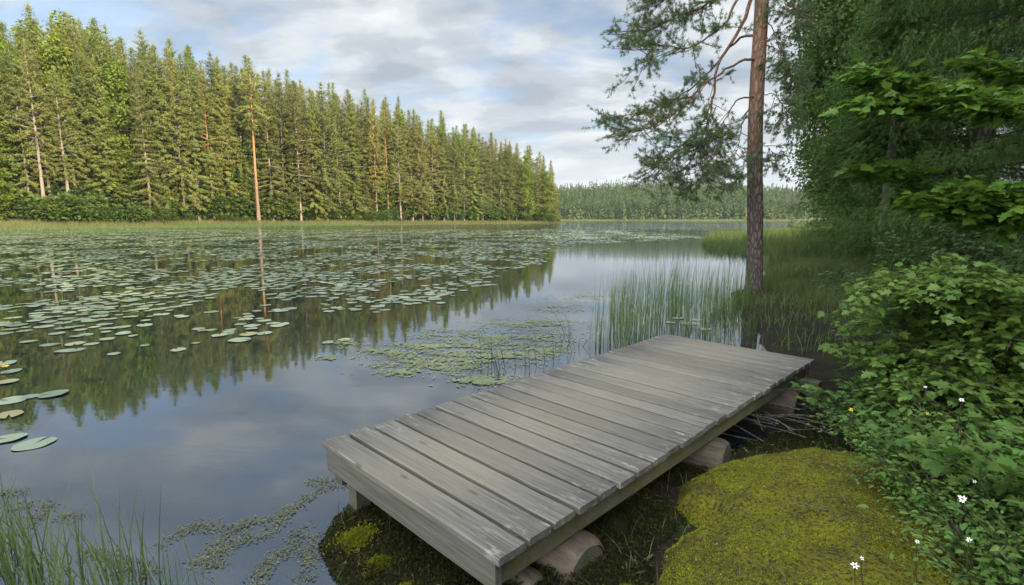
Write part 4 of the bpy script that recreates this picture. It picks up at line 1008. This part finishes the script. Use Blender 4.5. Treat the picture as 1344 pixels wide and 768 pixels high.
# thicket bushes: dense small dark leaves
def bush(name, stems, Lr, leafn, leafsz, mat, shape=LEAF, up=(.4, 1.0), spread=.35, flat=.6, barkm='twig', thick=.012, nwig=7):
    root = empty(name); tb = MB(); cb = MB(); Ps, Ds = [], []
    for k in range(stems):
        az = rng.uniform(0, 6.28); L = rng.uniform(*Lr); e = rng.uniform(*up)
        d = np.array([math.cos(az) * math.cos(e), math.sin(az) * math.cos(e), math.sin(e)]); q = np.linspace(0, 1, 9)
        P = d * (L * q)[:, None] + np.array([0, 0, -.22]) * (L * q ** 2.2)[:, None] + np.column_stack([math.cos(az) * q ** 2, math.sin(az) * q ** 2, 0 * q]) * L * .25
        P += rng.normal(0, .02 * L, (9, 3)) * q[:, None]
        tb.tube(P, np.linspace(thick, .002, 9), 5, False)
        for j in range(nwig):
            f = rng.uniform(.25, 1); i0 = min(int(f * 8), 7); p = P[i0] + (P[i0 + 1] - P[i0]) * (f * 8 - i0); a2 = az + rng.normal(0, .9); l2 = rng.uniform(.12, spread)
            dd = np.array([math.cos(a2), math.sin(a2), rng.normal(.1, .3)]); tb.tube(np.vstack([p, p + dd * l2 * .5, p + dd * l2 + [0, 0, -.02]]), np.array([.004, .003, .0015]), 3, False)
            n = max(3, int(leafn * l2 / spread)); s = rng.uniform(.15, 1.1, n)
            Ps.append(p + dd * (l2 * s)[:, None] + rng.normal(0, .035, (n, 3)) * [1, 1, flat]); sg = rng.choice([-1, 1], n); a3 = a2 + sg * rng.uniform(.2, 1.2, n)
            Ds.append(np.column_stack([np.cos(a3), np.sin(a3), rng.normal(-.25, .25, n)]))
    P = np.concatenate(Ps); D = np.concatenate(Ds); n = len(P); L = leafsz * rng.uniform(.55, 1.15, n)
    cb.shapes(shape, P, D, np.column_stack([rng.normal(0, .32, (n, 2)), np.ones(n)]), L, L * (1.0 if shape is MAPLE else .62))
    tb.build('stems', M[barkm], root, True); cb.build('foliage', M[mat], root); return root
th = bush('thicket_bush', 90, (1.0, 2.3), 22, .085, 'thicket', LEAF, (.25, 1.35), .5, 1.0, 'twig', .014, 9)
tspots = [(6.1, 5.8, 0, .72, 'dark small-leaved bush right behind the bright young maple bush'),
          (8.3, 7.7, 1.2, 1.15, 'dark small-leaved bush beneath the hanging spruce boughs'),
          (9.4, 9.9, 3.1, 1.1, 'dark bush below the bare grey trunk on the shaded bank'),
          (5.0, 4.3, 4.4, .70, 'dark bush at the picture\'s right border behind the white-flowered herbs'),
          (12.0, 13.0, 5.0, .9, 'dark bush beyond the bare grey trunk at the edge of the reed bank')]
for k, (x, y, a, s, lab) in enumerate(tspots):
    o = th if k == 0 else copy_tree(th, (0, 0, 0), 0, (1, 1, 1)); o.location = (x, y, zland(x, y) - .05); o.rotation_euler = (0, 0, a); o.scale = (s, s, s); tag(o, lab, 'bush', 'dark bushes on the shaded bank')

# ------------------------------------------------------------------ bright young maple bush and the overhanging maple
def spray_branch(tb, Ps, Ds, Ns, P, r, nside, lside, leafstep, jit=.02):
    """a leafy branch: side twigs in a nearly flat layer, leaves held level"""
    m = len(P); tb.tube(P, np.linspace(r, r * .18, m), 6, False)
    for k in range(nside):
        f = .10 + .90 * (k + rng.random()) / nside; i0 = min(int(f * (m - 1)), m - 2); p = P[i0] + (P[i0 + 1] - P[i0]) * (f * (m - 1) - i0); al = unit(P[i0 + 1] - P[i0])
        sd_ = np.cross(al, [0, 0, 1]); sd_ /= np.linalg.norm(sd_) + 1e-9; sg = 1 if k % 2 else -1
        dd = unit(al * rng.uniform(.5, 1.0) + sd_ * sg * rng.uniform(.4, 1.0) + [0, 0, rng.normal(.02, .16)]); L = lside * rng.uniform(.45, 1.1) * (1.1 - .55 * f)
        q = np.linspace(0, 1, 5); tw = p + dd * (L * q)[:, None] + np.array([0, 0, -.10 * L]) * (q ** 2)[:, None]; tb.tube(tw, np.linspace(.004, .0015, 5), 4, False)
        n = max(2, int(L / leafstep)) * 2
        s = np.repeat(np.linspace(.2, 1, n // 2), 2); pp = p + dd * (L * s)[:, None] + np.array([0, 0, -.10 * L]) * (s ** 2)[:, None]
        sg2 = np.tile([1, -1], n // 2); sd2 = np.cross(dd, [0, 0, 1]); D = dd * rng.uniform(.3, 1, (n, 1)) + sd2 * (sg2 * rng.uniform(.4, 1.1, n))[:, None] + np.column_stack([np.zeros((n, 2)), rng.normal(-.28, .18, n)])
        Ps.append(pp + unit(D) * .02 + rng.normal(0, jit, (n, 3))); Ds.append(D); Ns.append(np.column_stack([rng.normal(0, .45, (n, 2)), np.ones(n)]))
    Ps.append(P[-1:]); Ds.append((P[-1] - P[-2])[None]); Ns.append(np.array([[0, 0, 1.]]))
def maple_bush():
    root = empty('maple_bush'); base = np.array([3.25, 3.5, .25]); root.location = base; tb = MB(); cb = MB(); Ps, Ds, Ns = [], [], []
    for k in range(64):
        lvl = rng.uniform(0, 1); az = rng.uniform(2.1, 4.9) if rng.random() < .72 else rng.uniform(0, 6.28)
        L = rng.uniform(.65, 1.12) * (1 - .35 * lvl) * (.60 + .40 * min(1, lvl * 2)); h = .12 + 1.0 * lvl
        q = np.linspace(0, 1, 9); start = np.array([rng.normal(0, .12), rng.normal(0, .12), 0]); up = h * np.minimum(1, q * 2.2) ** .8
        P = start + np.column_stack([math.cos(az) * L * q ** 1.25, math.sin(az) * L * q ** 1.25, up - .10 * q ** 3 * L]) + rng.normal(0, .012, (9, 3)) * q[:, None]
        spray_branch(tb, Ps, Ds, Ns, P, .010, 19, .30, .029)
    P, D, N_ = map(np.concatenate, (Ps, Ds, Ns)); n = len(P); L = .060 * rng.uniform(.5, 1.15, n)
    cb.shapes(MAPLE, P, D, N_, L, L)
    tb.build('stems', M['branch_green'], root, True); cb.build('foliage', M['maple'], root)
    tag(root, 'bright green young maple bush with layered lobed leaves near the far right jetty corner', 'bush')
maple_bush()
def maple_tree():
    base = np.array([6.1, 4.0, 0]); base[2] = zland(6.1, 4.0) - .1; root = empty('maple_tree', tuple(base)); tb = MB(); cb = MB(); lb = MB(); Ps, Ds, Ns = [], [], []
    path = trunk_path(8, .1); tb.tube(path, .09 * (1 - .8 * np.linspace(0, 1, len(path))), 10)
    def W(u, v, y): return at_depth(u, v, y) - base
    br = [([(1500, 105, 4.3), (1400, 120, 4.3), (1310, 128, 4.3), (1240, 118, 4.35), (1180, 108, 4.4), (1140, 98, 4.45)], 24, .42),
          ([(1430, 150, 4.0), (1330, 140, 4.1), (1260, 138, 4.2), (1190, 130, 4.3), (1120, 136, 4.35)], 22, .34),
          ([(1480, 95, 4.6), (1400, 98, 4.6), (1320, 95, 4.65), (1280, 82, 4.7)], 14, .36),
          ([(1480, 215, 4.5), (1400, 245, 4.5), (1300, 262, 4.5), (1230, 245, 4.55), (1180, 226, 4.6), (1148, 222, 4.6)], 22, .40),
          ([(1470, 230, 4.2), (1380, 275, 4.2), (1310, 287, 4.2), (1250, 272, 4.25), (1200, 262, 4.3)], 18, .38),
          ([(1450, 240, 4.0), (1390, 250, 4.0), (1330, 252, 4.0), (1280, 250, 4.05)], 16, .40)]
    for pts, ns, ls in br:
        lb = MB()
        Q = np.array([W(*p) for p in pts]); t = np.linspace(0, len(Q) - 1, 14); P = np.column_stack([np.interp(t, np.arange(len(Q)), Q[:, j]) for j in range(3)])
        tb.tube(np.vstack([[0, 0, max(.8, P[0, 2] - .9)], [P[0, 0] * .5, P[0, 1] * .5, P[0, 2] - .25], P[0]]), np.array([.03, .022, .014]), 6, False)
        spray_branch(lb, Ps, Ds, Ns, P, .013, ns * 3, ls, .036, .03); lb.build('branch', M['branch_green'], root, True)
    lb = MB()
    for k in range(26):   # the rest of the tree above and beyond the frame
        az = rng.uniform(0, 6.28); z0 = rng.uniform(4.5, 7.5); L = rng.uniform(.8, 1.6); q = np.linspace(0, 1, 7)
        P = np.column_stack([math.cos(az) * L * q, math.sin(az) * L * q, z0 + .4 * q]); spray_branch(lb, Ps, Ds, Ns, P, .012, 12, .4, .08)
    P, D, N_ = map(np.concatenate, (Ps, Ds, Ns)); n = len(P); L = .092 * rng.uniform(.5, 1.15, n); cb.shapes(MAPLE, P, D, N_, L, L)
    tb.build('trunk', M['bark_grey'], root, True); lb.build('upper_branches', M['branch_green'], root, True); cb.build('crown', M['maplehigh'], root)
    tag(root, 'maple tree reaching two bright leafy branches in from the picture\'s right border', 'maple')
maple_tree()

# ------------------------------------------------------------------ herbs and flowers on the right bank
def herb(kind):
    root = empty('wild_herb'); tb = MB(); cb = MB(); Ps, Ds, Ns = [], [], []
    for k in range(rng.integers(9, 13)):
        az = rng.uniform(0, 6.28); e = rng.uniform(.7, 1.4); L = rng.uniform(.20, .44); q = np.linspace(0, 1, 7); d = np.array([math.cos(az) * math.cos(e), math.sin(az) * math.cos(e), math.sin(e)])
        P = d * (L * q)[:, None] + np.array([math.cos(az), math.sin(az), -.6]) * (.10 * q ** 2)[:, None]; tb.tube(P, np.linspace(.003, .001, 7), 4, False)
        n = 36 if kind else 28; s = rng.uniform(.2, 1.0, n); pp = np.column_stack([np.interp(s, q, P[:, j]) for j in range(3)]); a2 = az + rng.choice([-1, 1], n) * rng.uniform(.4, 1.6, n)
        D = np.column_stack([np.cos(a2), np.sin(a2), rng.normal(-.05, .3, n)]); ll = rng.uniform(.01, .07, (n, 1)); Ps.append(pp + unit(D) * ll); Ds.append(D); Ns.append(np.column_stack([rng.normal(0, .4, (n, 2)), np.ones(n)]))
    P, D, N_ = map(np.concatenate, (Ps, Ds, Ns)); n = len(P); L = (.030 if kind else .042) * rng.uniform(.5, 1.2, n)
    cb.shapes(LEAF if kind else MAPLE, P, D, N_, L, L * (.55 if kind else .9))
    tb.build('stems', M['branch_green'], root, True); cb.build('foliage', M['herb'], root); return root
hp = [herb(0), herb(1), herb(1)]; hfirst = [True] * 3
HB = [(1.80, .9), (1.72, 1.5), (1.78, 1.9), (1.95, 2.3), (2.15, 2.7), (2.32, 3.1), (2.45, 3.4), (2.65, 3.75), (3.6, 3.8), (3.6, .9)]
pts = []
tries = 0
while len(pts) < 150 and tries < 6000:
    tries += 1; p = np.array([rng.uniform(1.65, 3.4), rng.uniform(.9, 3.85)])
    if sdf(HB, p[None])[0] < -.02: continue
    if all(np.hypot(*(p - q)) > .115 for q in pts): pts.append(p)
def surf(x, y):
    h, s = mound_h(np.array([[x, y]])); return max(zland(x, y), h[0] + .03 if s[0] > 0 else -1)
for p in pts:
    k = int(rng.integers(0, 3)); s = rng.uniform(.8, 1.45) * (1.25 if p[0] > 2.3 else .85)
    o = hp[k] if hfirst[k] else copy_tree(hp[k], (0, 0, 0), 0, (1, 1, 1)); hfirst[k] = False
    o.location = (p[0], p[1], surf(*p) - .02); o.scale = (s, s, s); o.rotation_euler.z = rng.uniform(0, 6.28)
    tag(o, 'leafy green wild herb growing in the dense patch along the mossy mound', 'herb', 'wild herbs beside the mossy mound')
def flower(u, v, y, size, label, yellow=False, nb=9):
    p = at_depth(u, v, y); zb = surf(p[0], p[1]); o = empty('wild_flower', (p[0], p[1], zb)); h = p[2] - zb
    sb = MB(); q = np.linspace(0, 1, 7); sb.tube(np.column_stack([.03 * (1 - q), .04 * q * (1 - q), h * q]), np.linspace(.003, .0018, 7), 5, False); sb.build('stalk', M['branch_green'], o, True)
    tilt = unit(np.array([-.35, -.75, .75])); a = np.arange(nb) * 2 * np.pi / nb + rng.normal(0, .12, nb); e1 = unit(np.cross(tilt, [0, 0, 1])); e2 = np.cross(tilt, e1)
    D = np.cos(a)[:, None] * e1 + np.sin(a)[:, None] * e2 + tilt * .15; pb = MB(); c = np.array([0, 0, h])
    L = .72 * size * rng.uniform(.7, 1.15, nb); pb.shapes(LEAF, np.repeat(c[None], nb, 0) + D * size * .12, D, np.repeat(tilt[None], nb, 0), L, L * .52); pb.build('petals', M['yellow' if yellow else 'petal'], o)
    cbm = MB(); n = 40; dd = unit(rng.normal(0, 1, (n, 3)) + tilt); cbm.shapes(TRI, c + dd * size * .12, dd, rng.normal(0, 1, (n, 3)), size * .18, size * .1); cbm.build('flower_centre', M['floret'], o)
    tag(o, label, 'flower', 'small flowers among the herbs')
flower(1263, 655, 1.95, .021, 'largest white star-shaped flower among the herbs')
flower(1122, 742, 1.72, .017, 'white flower at the edge of the moss lowest in the view', nb=6)
flower(1131, 733, 1.74, .010, 'tiny white bud just above the lowest white flower', nb=5)
flower(1272, 709, 1.75, .013, 'small cream flower below the largest white flower', nb=7)
flower(1279, 632, 2.05, .011, 'small cream flower above the largest white flower', nb=6)
flower(1204, 711, 1.75, .010, 'small cream flower left of the cream flower below the largest white one', nb=6)
flower(1262, 525, 2.6, .018, 'white flower head in front of the dark bush below the maple leaves', nb=7)
flower(1117, 538, 3.1, .018, 'small yellow flower at the herbs nearest the jetty end', True, 6)
flower(1217, 543, 2.7, .014, 'small yellow flower left of the white head under the maple leaves', True, 6)
flower(1215, 508, 2.75, .012, 'tiny pale flower high on the slope among young maple leaves', nb=6)

# ------------------------------------------------------------------ reeds, sedge, floating plants
def in_px(poly, n, z=0.0, smin=0):
    """points on the water spread through the place a polygon of the photograph shows"""
    W = np.array([ground_at(u, v, z)[:2] for u, v in poly]); lo = W.min(0); hi = W.max(0); out = []
    c = 0
    while c < n:
        Q = rng.uniform(lo, hi, (n * 3, 2)); Q = Q[sdf(W, Q) > smin]; out.append(Q); c += len(Q)
    return np.concatenate(out)[:n]
# tall reeds in front of the pine
Q = in_px([(770, 455), (800, 440), (800, 400), (850, 388), (930, 385), (985, 386), (985, 408), (925, 432), (870, 440), (820, 462)], 1600)
d_ = smooth_noise(Q, 3.0, 41); Q = Q[d_ + rng.normal(0, .25, len(Q)) > -.12]; n = len(Q)
mb = MB(); mb.blades(np.column_stack([Q, np.full(n, -.1)]), rng.uniform(.45, 1.18, n), .0085, rng.normal(0, .07, (n, 2)) + [.03, 0], 4)
tag(mb.build('reeds', M['reed']), 'stand of thin upright reeds in the water behind the jetty, left of the pine', 'reeds', kind='stuff')
# grass bed round the pine foot
Q = in_px([(885, 440), (925, 418), (960, 395), (1000, 375), (1080, 370), (1150, 385), (1140, 430), (1110, 470), (1085, 482), (1010, 468), (955, 452)], 7500)
d_ = smooth_noise(Q, 2.0, 42); Q = Q[(d_ + rng.normal(0, .3, len(Q)) > -.20) & (rng.random(len(Q)) < np.interp(Q[:, 1], [5.2, 7.2, 8.5], [.10, .35, 1]))]; n = len(Q)
mb = MB(); mb.blades(np.column_stack([Q, np.maximum(land(Q), -.05) - .02]), rng.uniform(.08, .34, n) * (1 + .5 * smooth_noise(Q, 3.5, 43)), .009, rng.normal(0, .09, (n, 2)), 3)
tag(mb.build('sedge_grass', M['sedge']), 'dense green sedge growing out of the water around the pine foot', 'grass', kind='stuff')
# grass bank farther along the shaded shore
Q = np.vstack([in_px([(918, 318), (940, 308), (1060, 303), (1130, 310), (1180, 322), (1180, 350), (1130, 352), (1060, 345), (985, 338), (935, 334)], 26000), in_px([(1000, 376), (1010, 350), (1060, 345), (1180, 350), (1160, 385), (1080, 372)], 12000)])
n = len(Q); zz = np.maximum(land(Q), -.05)
mb = MB(); mb.blades(np.column_stack([Q, zz - .02]), rng.uniform(.25, .8, n) * (.55 + .45 * (Q[:, 1] > 17)) * (1 + .7 * smooth_noise(Q, 1.6, 45)), .020, rng.normal(0, .2, (n, 2)), 3)
tag(mb.build('bank_grass', M['sedge']), 'tall soft grass along the shaded bank beyond the pine', 'grass', kind='stuff')
# shallow tangle in black water at the jetty end
Q = in_px([(1040, 470), (1090, 480), (1120, 500), (1080, 540), (1130, 560), (1150, 470), (1110, 440), (1040, 445)], 1500); n = len(Q)
mb = MB(); mb.blades(np.column_stack([Q, np.full(n, -.02)]), rng.uniform(.04, .16, n), .006, rng.normal(0, .16, (n, 2)), 3)
tag(mb.build('water_sedge', M['stem']), 'thin dark sedge stalks tangled over the black water past the jetty end', 'grass', kind='stuff')
# sparse dark stems beside the jetty
mb = MB()
for (u, v, c) in [(640, 492, 7), (650, 496, 8), (660, 488, 5), (685, 485, 4), (690, 480, 3), (632, 478, 3), (715, 470, 3), (730, 455, 4), (748, 462, 3), (700, 450, 3), (760, 455, 4), (745, 440, 3)]:
    p = ground_at(u, v); m = c; Q = p[:2] + rng.normal(0, .06, (m, 2)); h = rng.uniform(.25, .62, m)
    mb.blades(np.column_stack([Q, np.full(m, -.1)]), h, .009, rng.normal(0, .11, (m, 2)) + [-.05, 0], 5, curl=.6)
tag(mb.build('reed_stems', M['stem']), 'few thin dark stems standing in the water along the jetty edge', 'reeds', kind='stuff')
# near reeds, lower corner
Q = in_px([(-60, 800), (-60, 700), (30, 700), (90, 730), (180, 745), (290, 800), (250, 900), (0, 900)], 560); n = len(Q)
dn = np.interp(Q[:, 0], [-2.6, -1.3], [1.0, .35]); Q = Q[rng.random(n) < dn]; n = len(Q)
mb = MB(); mb.blades(np.column_stack([Q, np.full(n, -.15)]), rng.uniform(.30, .66, n), .0085, rng.normal(0, .09, (n, 2)) + [-.07, .02], 6, curl=.8)
Q2 = np.array([ground_at(u, v)[:2] for u, v in [(330, 800), (300, 790), (420, 800), (160, 770), (395, 800)]]); n = len(Q2)
mb.blades(np.column_stack([Q2, np.full(n, -.1)]), rng.uniform(.25, .45, n), .007, rng.normal(0, .10, (n, 2)) - [.06, 0], 6)
tag(mb.build('near_reeds', M['reed']), 'green rush blades rising from the water in the nearest corner of the lake', 'reeds', kind='stuff')

# ---- lily pads
def pad_mesh(seed, lift=.0):
    r = np.random.default_rng(seed); m = 22; a = np.linspace(.16, 2 * np.pi - .16, m); rad = 1 + .05 * np.sin(2 * a + r.uniform(0, 6)) + .03 * np.sin(5 * a + r.uniform(0, 6)) + r.normal(0, .012, m)
    z1 = .012 * np.sin(3 * a + r.uniform(0, 6)); z2 = .012 * np.maximum(0, np.sin(a * 2 + r.uniform(0, 6))) ** 2 + z1 + lift * np.maximum(0, np.cos(a - r.uniform(0, 6))) ** 3
    V = np.vstack([[[.04, 0, 0]], np.column_stack([.62 * rad * np.cos(a), .62 * rad * np.sin(a), z1 * .4]), np.column_stack([rad * np.cos(a), rad * np.sin(a), z2])])
    F = [(0, 1 + k, 2 + k) for k in range(m - 1)]; Q = [(1 + k, 1 + m + k, 2 + m + k, 2 + k) for k in range(m - 1)]
    return V, F, Q
PADS = [pad_mesh(k, .0 if k < 4 else .06) for k in range(6)]
UM = [(300, 800), (312, 940), (322, 760), (330, 722), (350, 712), (372, 650), (400, 575), (425, 520), (445, 475), (458, 330), (470, 120), (485, 40)]
def pads():
    pos = []
    def proj(Q):
        z_ = Q[:, 1] * cp + CAMZ * sp; yv = (-(Q[:, 1]) * sp + CAMZ * cp) / z_; return 672 + FPX * Q[:, 0] / z_, 384 + FPX * yv
    n = 170000; Q = np.stack([rng.uniform(-75, 26, n), 5.5 + 78 * rng.uniform(0, 1, n) ** 1.25], 1); u, v = proj(Q)
    umax = np.interp(v, [q[0] for q in UM], [q[1] for q in UM]); cl = smooth_noise(Q, .75, 51) + .8 * smooth_noise(Q, 2.1, 52)
    dens = np.interp(v, [296, 302, 312, 330, 360, 385, 405, 425, 445, 470], [.15, .4, .9, 1.0, .95, .85, .55, .34, .22, .10])
    edge = np.clip((umax - u) / 40 + .2, 0, 1)
    shore = sdf(LEFT, Q); k = (u > -40) & (shore < -6.5) & (rng.random(n) < np.clip(dens * edge * (.72 + cl * 1.9), 0, 1)); Q = Q[k]
    n = 3500; B = np.stack([rng.uniform(2, 40, n), rng.uniform(36, 105, n)], 1); ub, vb = proj(B); k = (ub > 700) & (ub < 965) & (rng.random(n) < .55 + smooth_noise(B, .4, 55)) & (sdf(RIGHT, B) < -1.5); B = B[k]
    extra = np.array([ground_at(u, v)[:2] for u, v in [(45, 583), (12, 576), (40, 521), (70, 518), (14, 526), (12, 545), (8, 502), (15, 488), (3, 478), (430, 450), (452, 446), (120, 452), (98, 460), (66, 453), (38, 449), (86, 461), (300, 438), (330, 432), (905, 425), (925, 432), (890, 418), (915, 420), (880, 424)]])
    Q = np.vstack([extra, Q, B])
    r = rng.uniform(.06, .145, len(Q)); r[:len(extra)] = rng.uniform(.08, .135, len(extra)); r[0] = .125
    # thin out overlaps on a grid
    keep = []; cell = {}
    for i in range(len(Q)):
        c = (int(Q[i, 0] // .5), int(Q[i, 1] // .5)); ok = True
        for dx in (-1, 0, 1):
            for dy in (-1, 0, 1):
                for j in cell.get((c[0] + dx, c[1] + dy), ()):
                    if (Q[i, 0] - Q[j, 0]) ** 2 + (Q[i, 1] - Q[j, 1]) ** 2 < (.64 * (r[i] + r[j])) ** 2: ok = False; break
        if ok or i < len(extra): keep.append(i); cell.setdefault(c, []).append(i)
    Q = Q[keep]; r = r[keep]; ang = rng.uniform(0, 6.28, len(Q)); order = np.argsort(np.hypot(Q[:, 0], Q[:, 1]) - 100 * (np.arange(len(Q)) == 0))
    mats = M['pad']; meshes = []
    for V, F, T in PADS:
        mb = MB(); mb.add(V, F); mb.add(V * 0 + V, T) if False else None
        mb2 = MB(); mb2.V = [V]; mb2.n = len(V); mb2.I = [np.array(f) for f in F] + [np.array(f) for f in T]; mb2.C = [np.array([len(f)]) for f in F + T]; mb2.mi = [np.zeros(len(F + T))]
        o = mb2.build('lily_pad', mats, None, True); meshes.append(o.data); bpy.data.objects.remove(o)
    for c, i in enumerate(order[:300]):
        o = bpy.data.objects.new('lily_pad', meshes[int(rng.integers(0, 6))]); COL.objects.link(o)
        o.location = (Q[i, 0], Q[i, 1], .005 + .002 * (c % 4)); o.rotation_euler = (0, 0, ang[i]); o.scale = (r[i], r[i] * rng.uniform(.85, 1), r[i])
        tag(o, 'lone oval lily pad floating nearest the rushes, apart from all others' if c == 0 else 'flat green lily pad floating on the lake, one of the larger nearer pads', 'lily pad', 'lily pads floating on the lake')
    mb = MB(); rest = order[300:]; m = 9; a = np.arange(m) * 2 * np.pi / m
    sh = ([(math.cos(q), math.sin(q), .02 * math.sin(3 * q)) for q in a], [tuple(range(m))])
    D = np.column_stack([np.cos(ang[rest]), np.sin(ang[rest]), np.zeros(len(rest))]); P = np.column_stack([Q[rest], np.full(len(rest), .006) + .002 * (np.arange(len(rest)) % 5)])
    mb.shapes(sh, P, D, np.tile([0, 0, 1.], (len(rest), 1)) + np.column_stack([rng.normal(0, .035, (len(rest), 2)), np.zeros(len(rest))]), r[rest], r[rest] * .92)
    tag(mb.build('distant_lily_pads', M['pad']), 'carpet of small lily pads covering the water toward the wood', 'lily pads', kind='stuff')
    p = ground_at(7, 486); fo = empty('lily_flower', (p[0], p[1], .01)); pb = MB(); n = 7; a = np.arange(n) * 6.283 / n; D = np.column_stack([np.cos(a), np.sin(a), np.full(n, .8)])
    pb.shapes(LEAF, np.tile([[0, 0, .01]], (n, 1)), D, np.column_stack([-np.cos(a), -np.sin(a), np.ones(n)]), .055, .045); pb.build('petals', M['yellow'], fo)
    sb = MB(); sb.tube(np.array([[0, 0, -.1], [0, 0, .015]]), .006, 6); sb.build('stalk', M['branch_green'], fo); tag(fo, 'yellow water lily flower among the pads at the left border', 'flower')
pads()
# floating weed mats
def weed():
    mb = MB()
    patches = [(560, 470, 70, 14), (620, 455, 80, 12), (690, 445, 70, 12), (540, 488, 50, 6), (640, 500, 45, 8), (625, 503, 30, 5), (600, 440, 60, 8), (720, 425, 50, 7), (500, 462, 35, 5), (660, 470, 60, 10), (590, 482, 45, 7), (700, 462, 45, 8), (450, 452, 28, 4), (735, 405, 45, 6), (680, 425, 60, 6), (430, 470, 16, 3), (770, 390, 60, 6), (560, 455, 45, 6)]
    for u, v, du, dv in patches:
        m = int(du * dv * 6.5); U = u + rng.normal(0, du * .5, m); Vv = v + rng.normal(0, dv * .5, m); Q = np.array([ground_at(a, c)[:2] for a, c in zip(U, Vv)])
        st = smooth_noise(Q * [1, 2.5], 6, 61) + .6 * smooth_noise(Q, 20, 62); Q = Q[(st + rng.normal(0, .30, m) > .08) & (smooth_noise(Q, 34, 65) + rng.normal(0, .2, m) > -.18)]; n = len(Q); a = rng.uniform(0, 6.28, n)
        L = rng.uniform(.005, .020, n); mb.shapes(([(math.cos(q), math.sin(q), 0) for q in np.arange(7) * .8976], [tuple(range(7))]), np.column_stack([Q, rng.uniform(.003, .012, n)]), np.column_stack([np.cos(a), np.sin(a), 0 * a]), np.tile([0, 0, 1.], (n, 1)), L, L * rng.uniform(.5, 1, n))
    tag(mb.build('floating_weed', M['weed']), 'pale green floating weed mats on the water left of the jetty', 'water weed', kind='stuff')
    mb = MB()
    strands = [[(470, 632), (425, 640), (385, 668), (345, 685), (310, 690), (285, 720), (262, 740)], [(440, 630), (400, 632)], [(385, 665), (350, 700), (300, 715), (275, 750)], [(400, 690), (380, 720), (345, 745), (330, 775)], [(415, 700), (398, 760)], [(30, 660), (60, 665), (40, 690)], [(85, 675), (105, 680)], [(0, 645), (25, 650)], [(300, 690), (250, 690), (215, 715)], [(120, 720), (150, 735), (200, 760)]]
    for st in strands:
        W = np.array([ground_at(*p)[:2] for p in st]); L = np.hypot(*np.diff(W, axis=0).T).sum(); m = int(L * 1100); t = rng.uniform(0, len(W) - 1, m)
        Q = np.column_stack([np.interp(t, np.arange(len(W)), W[:, j]) for j in range(2)]) + rng.normal(0, .028, (m, 2)) + .05 * np.column_stack([smooth_noise(np.column_stack([t, t]), 5, 63), smooth_noise(np.column_stack([t, t]), 5, 64)])
        a = rng.uniform(0, 6.28, m); l = rng.uniform(.006, .02, m); mb.shapes(LEAF4, np.column_stack([Q, rng.uniform(.001, .010, m)]), np.column_stack([np.cos(a), np.sin(a), rng.normal(0, .15, m)]), np.tile([0, 0, 1.], (m, 1)) + rng.normal(0, .2, (m, 3)), l, l * .5)
    tag(mb.build('drifting_weed', M['weedbrown']), 'thin strands of drifting brown-green weed near the jetty\'s nearest corner', 'water weed', kind='stuff')
weed()
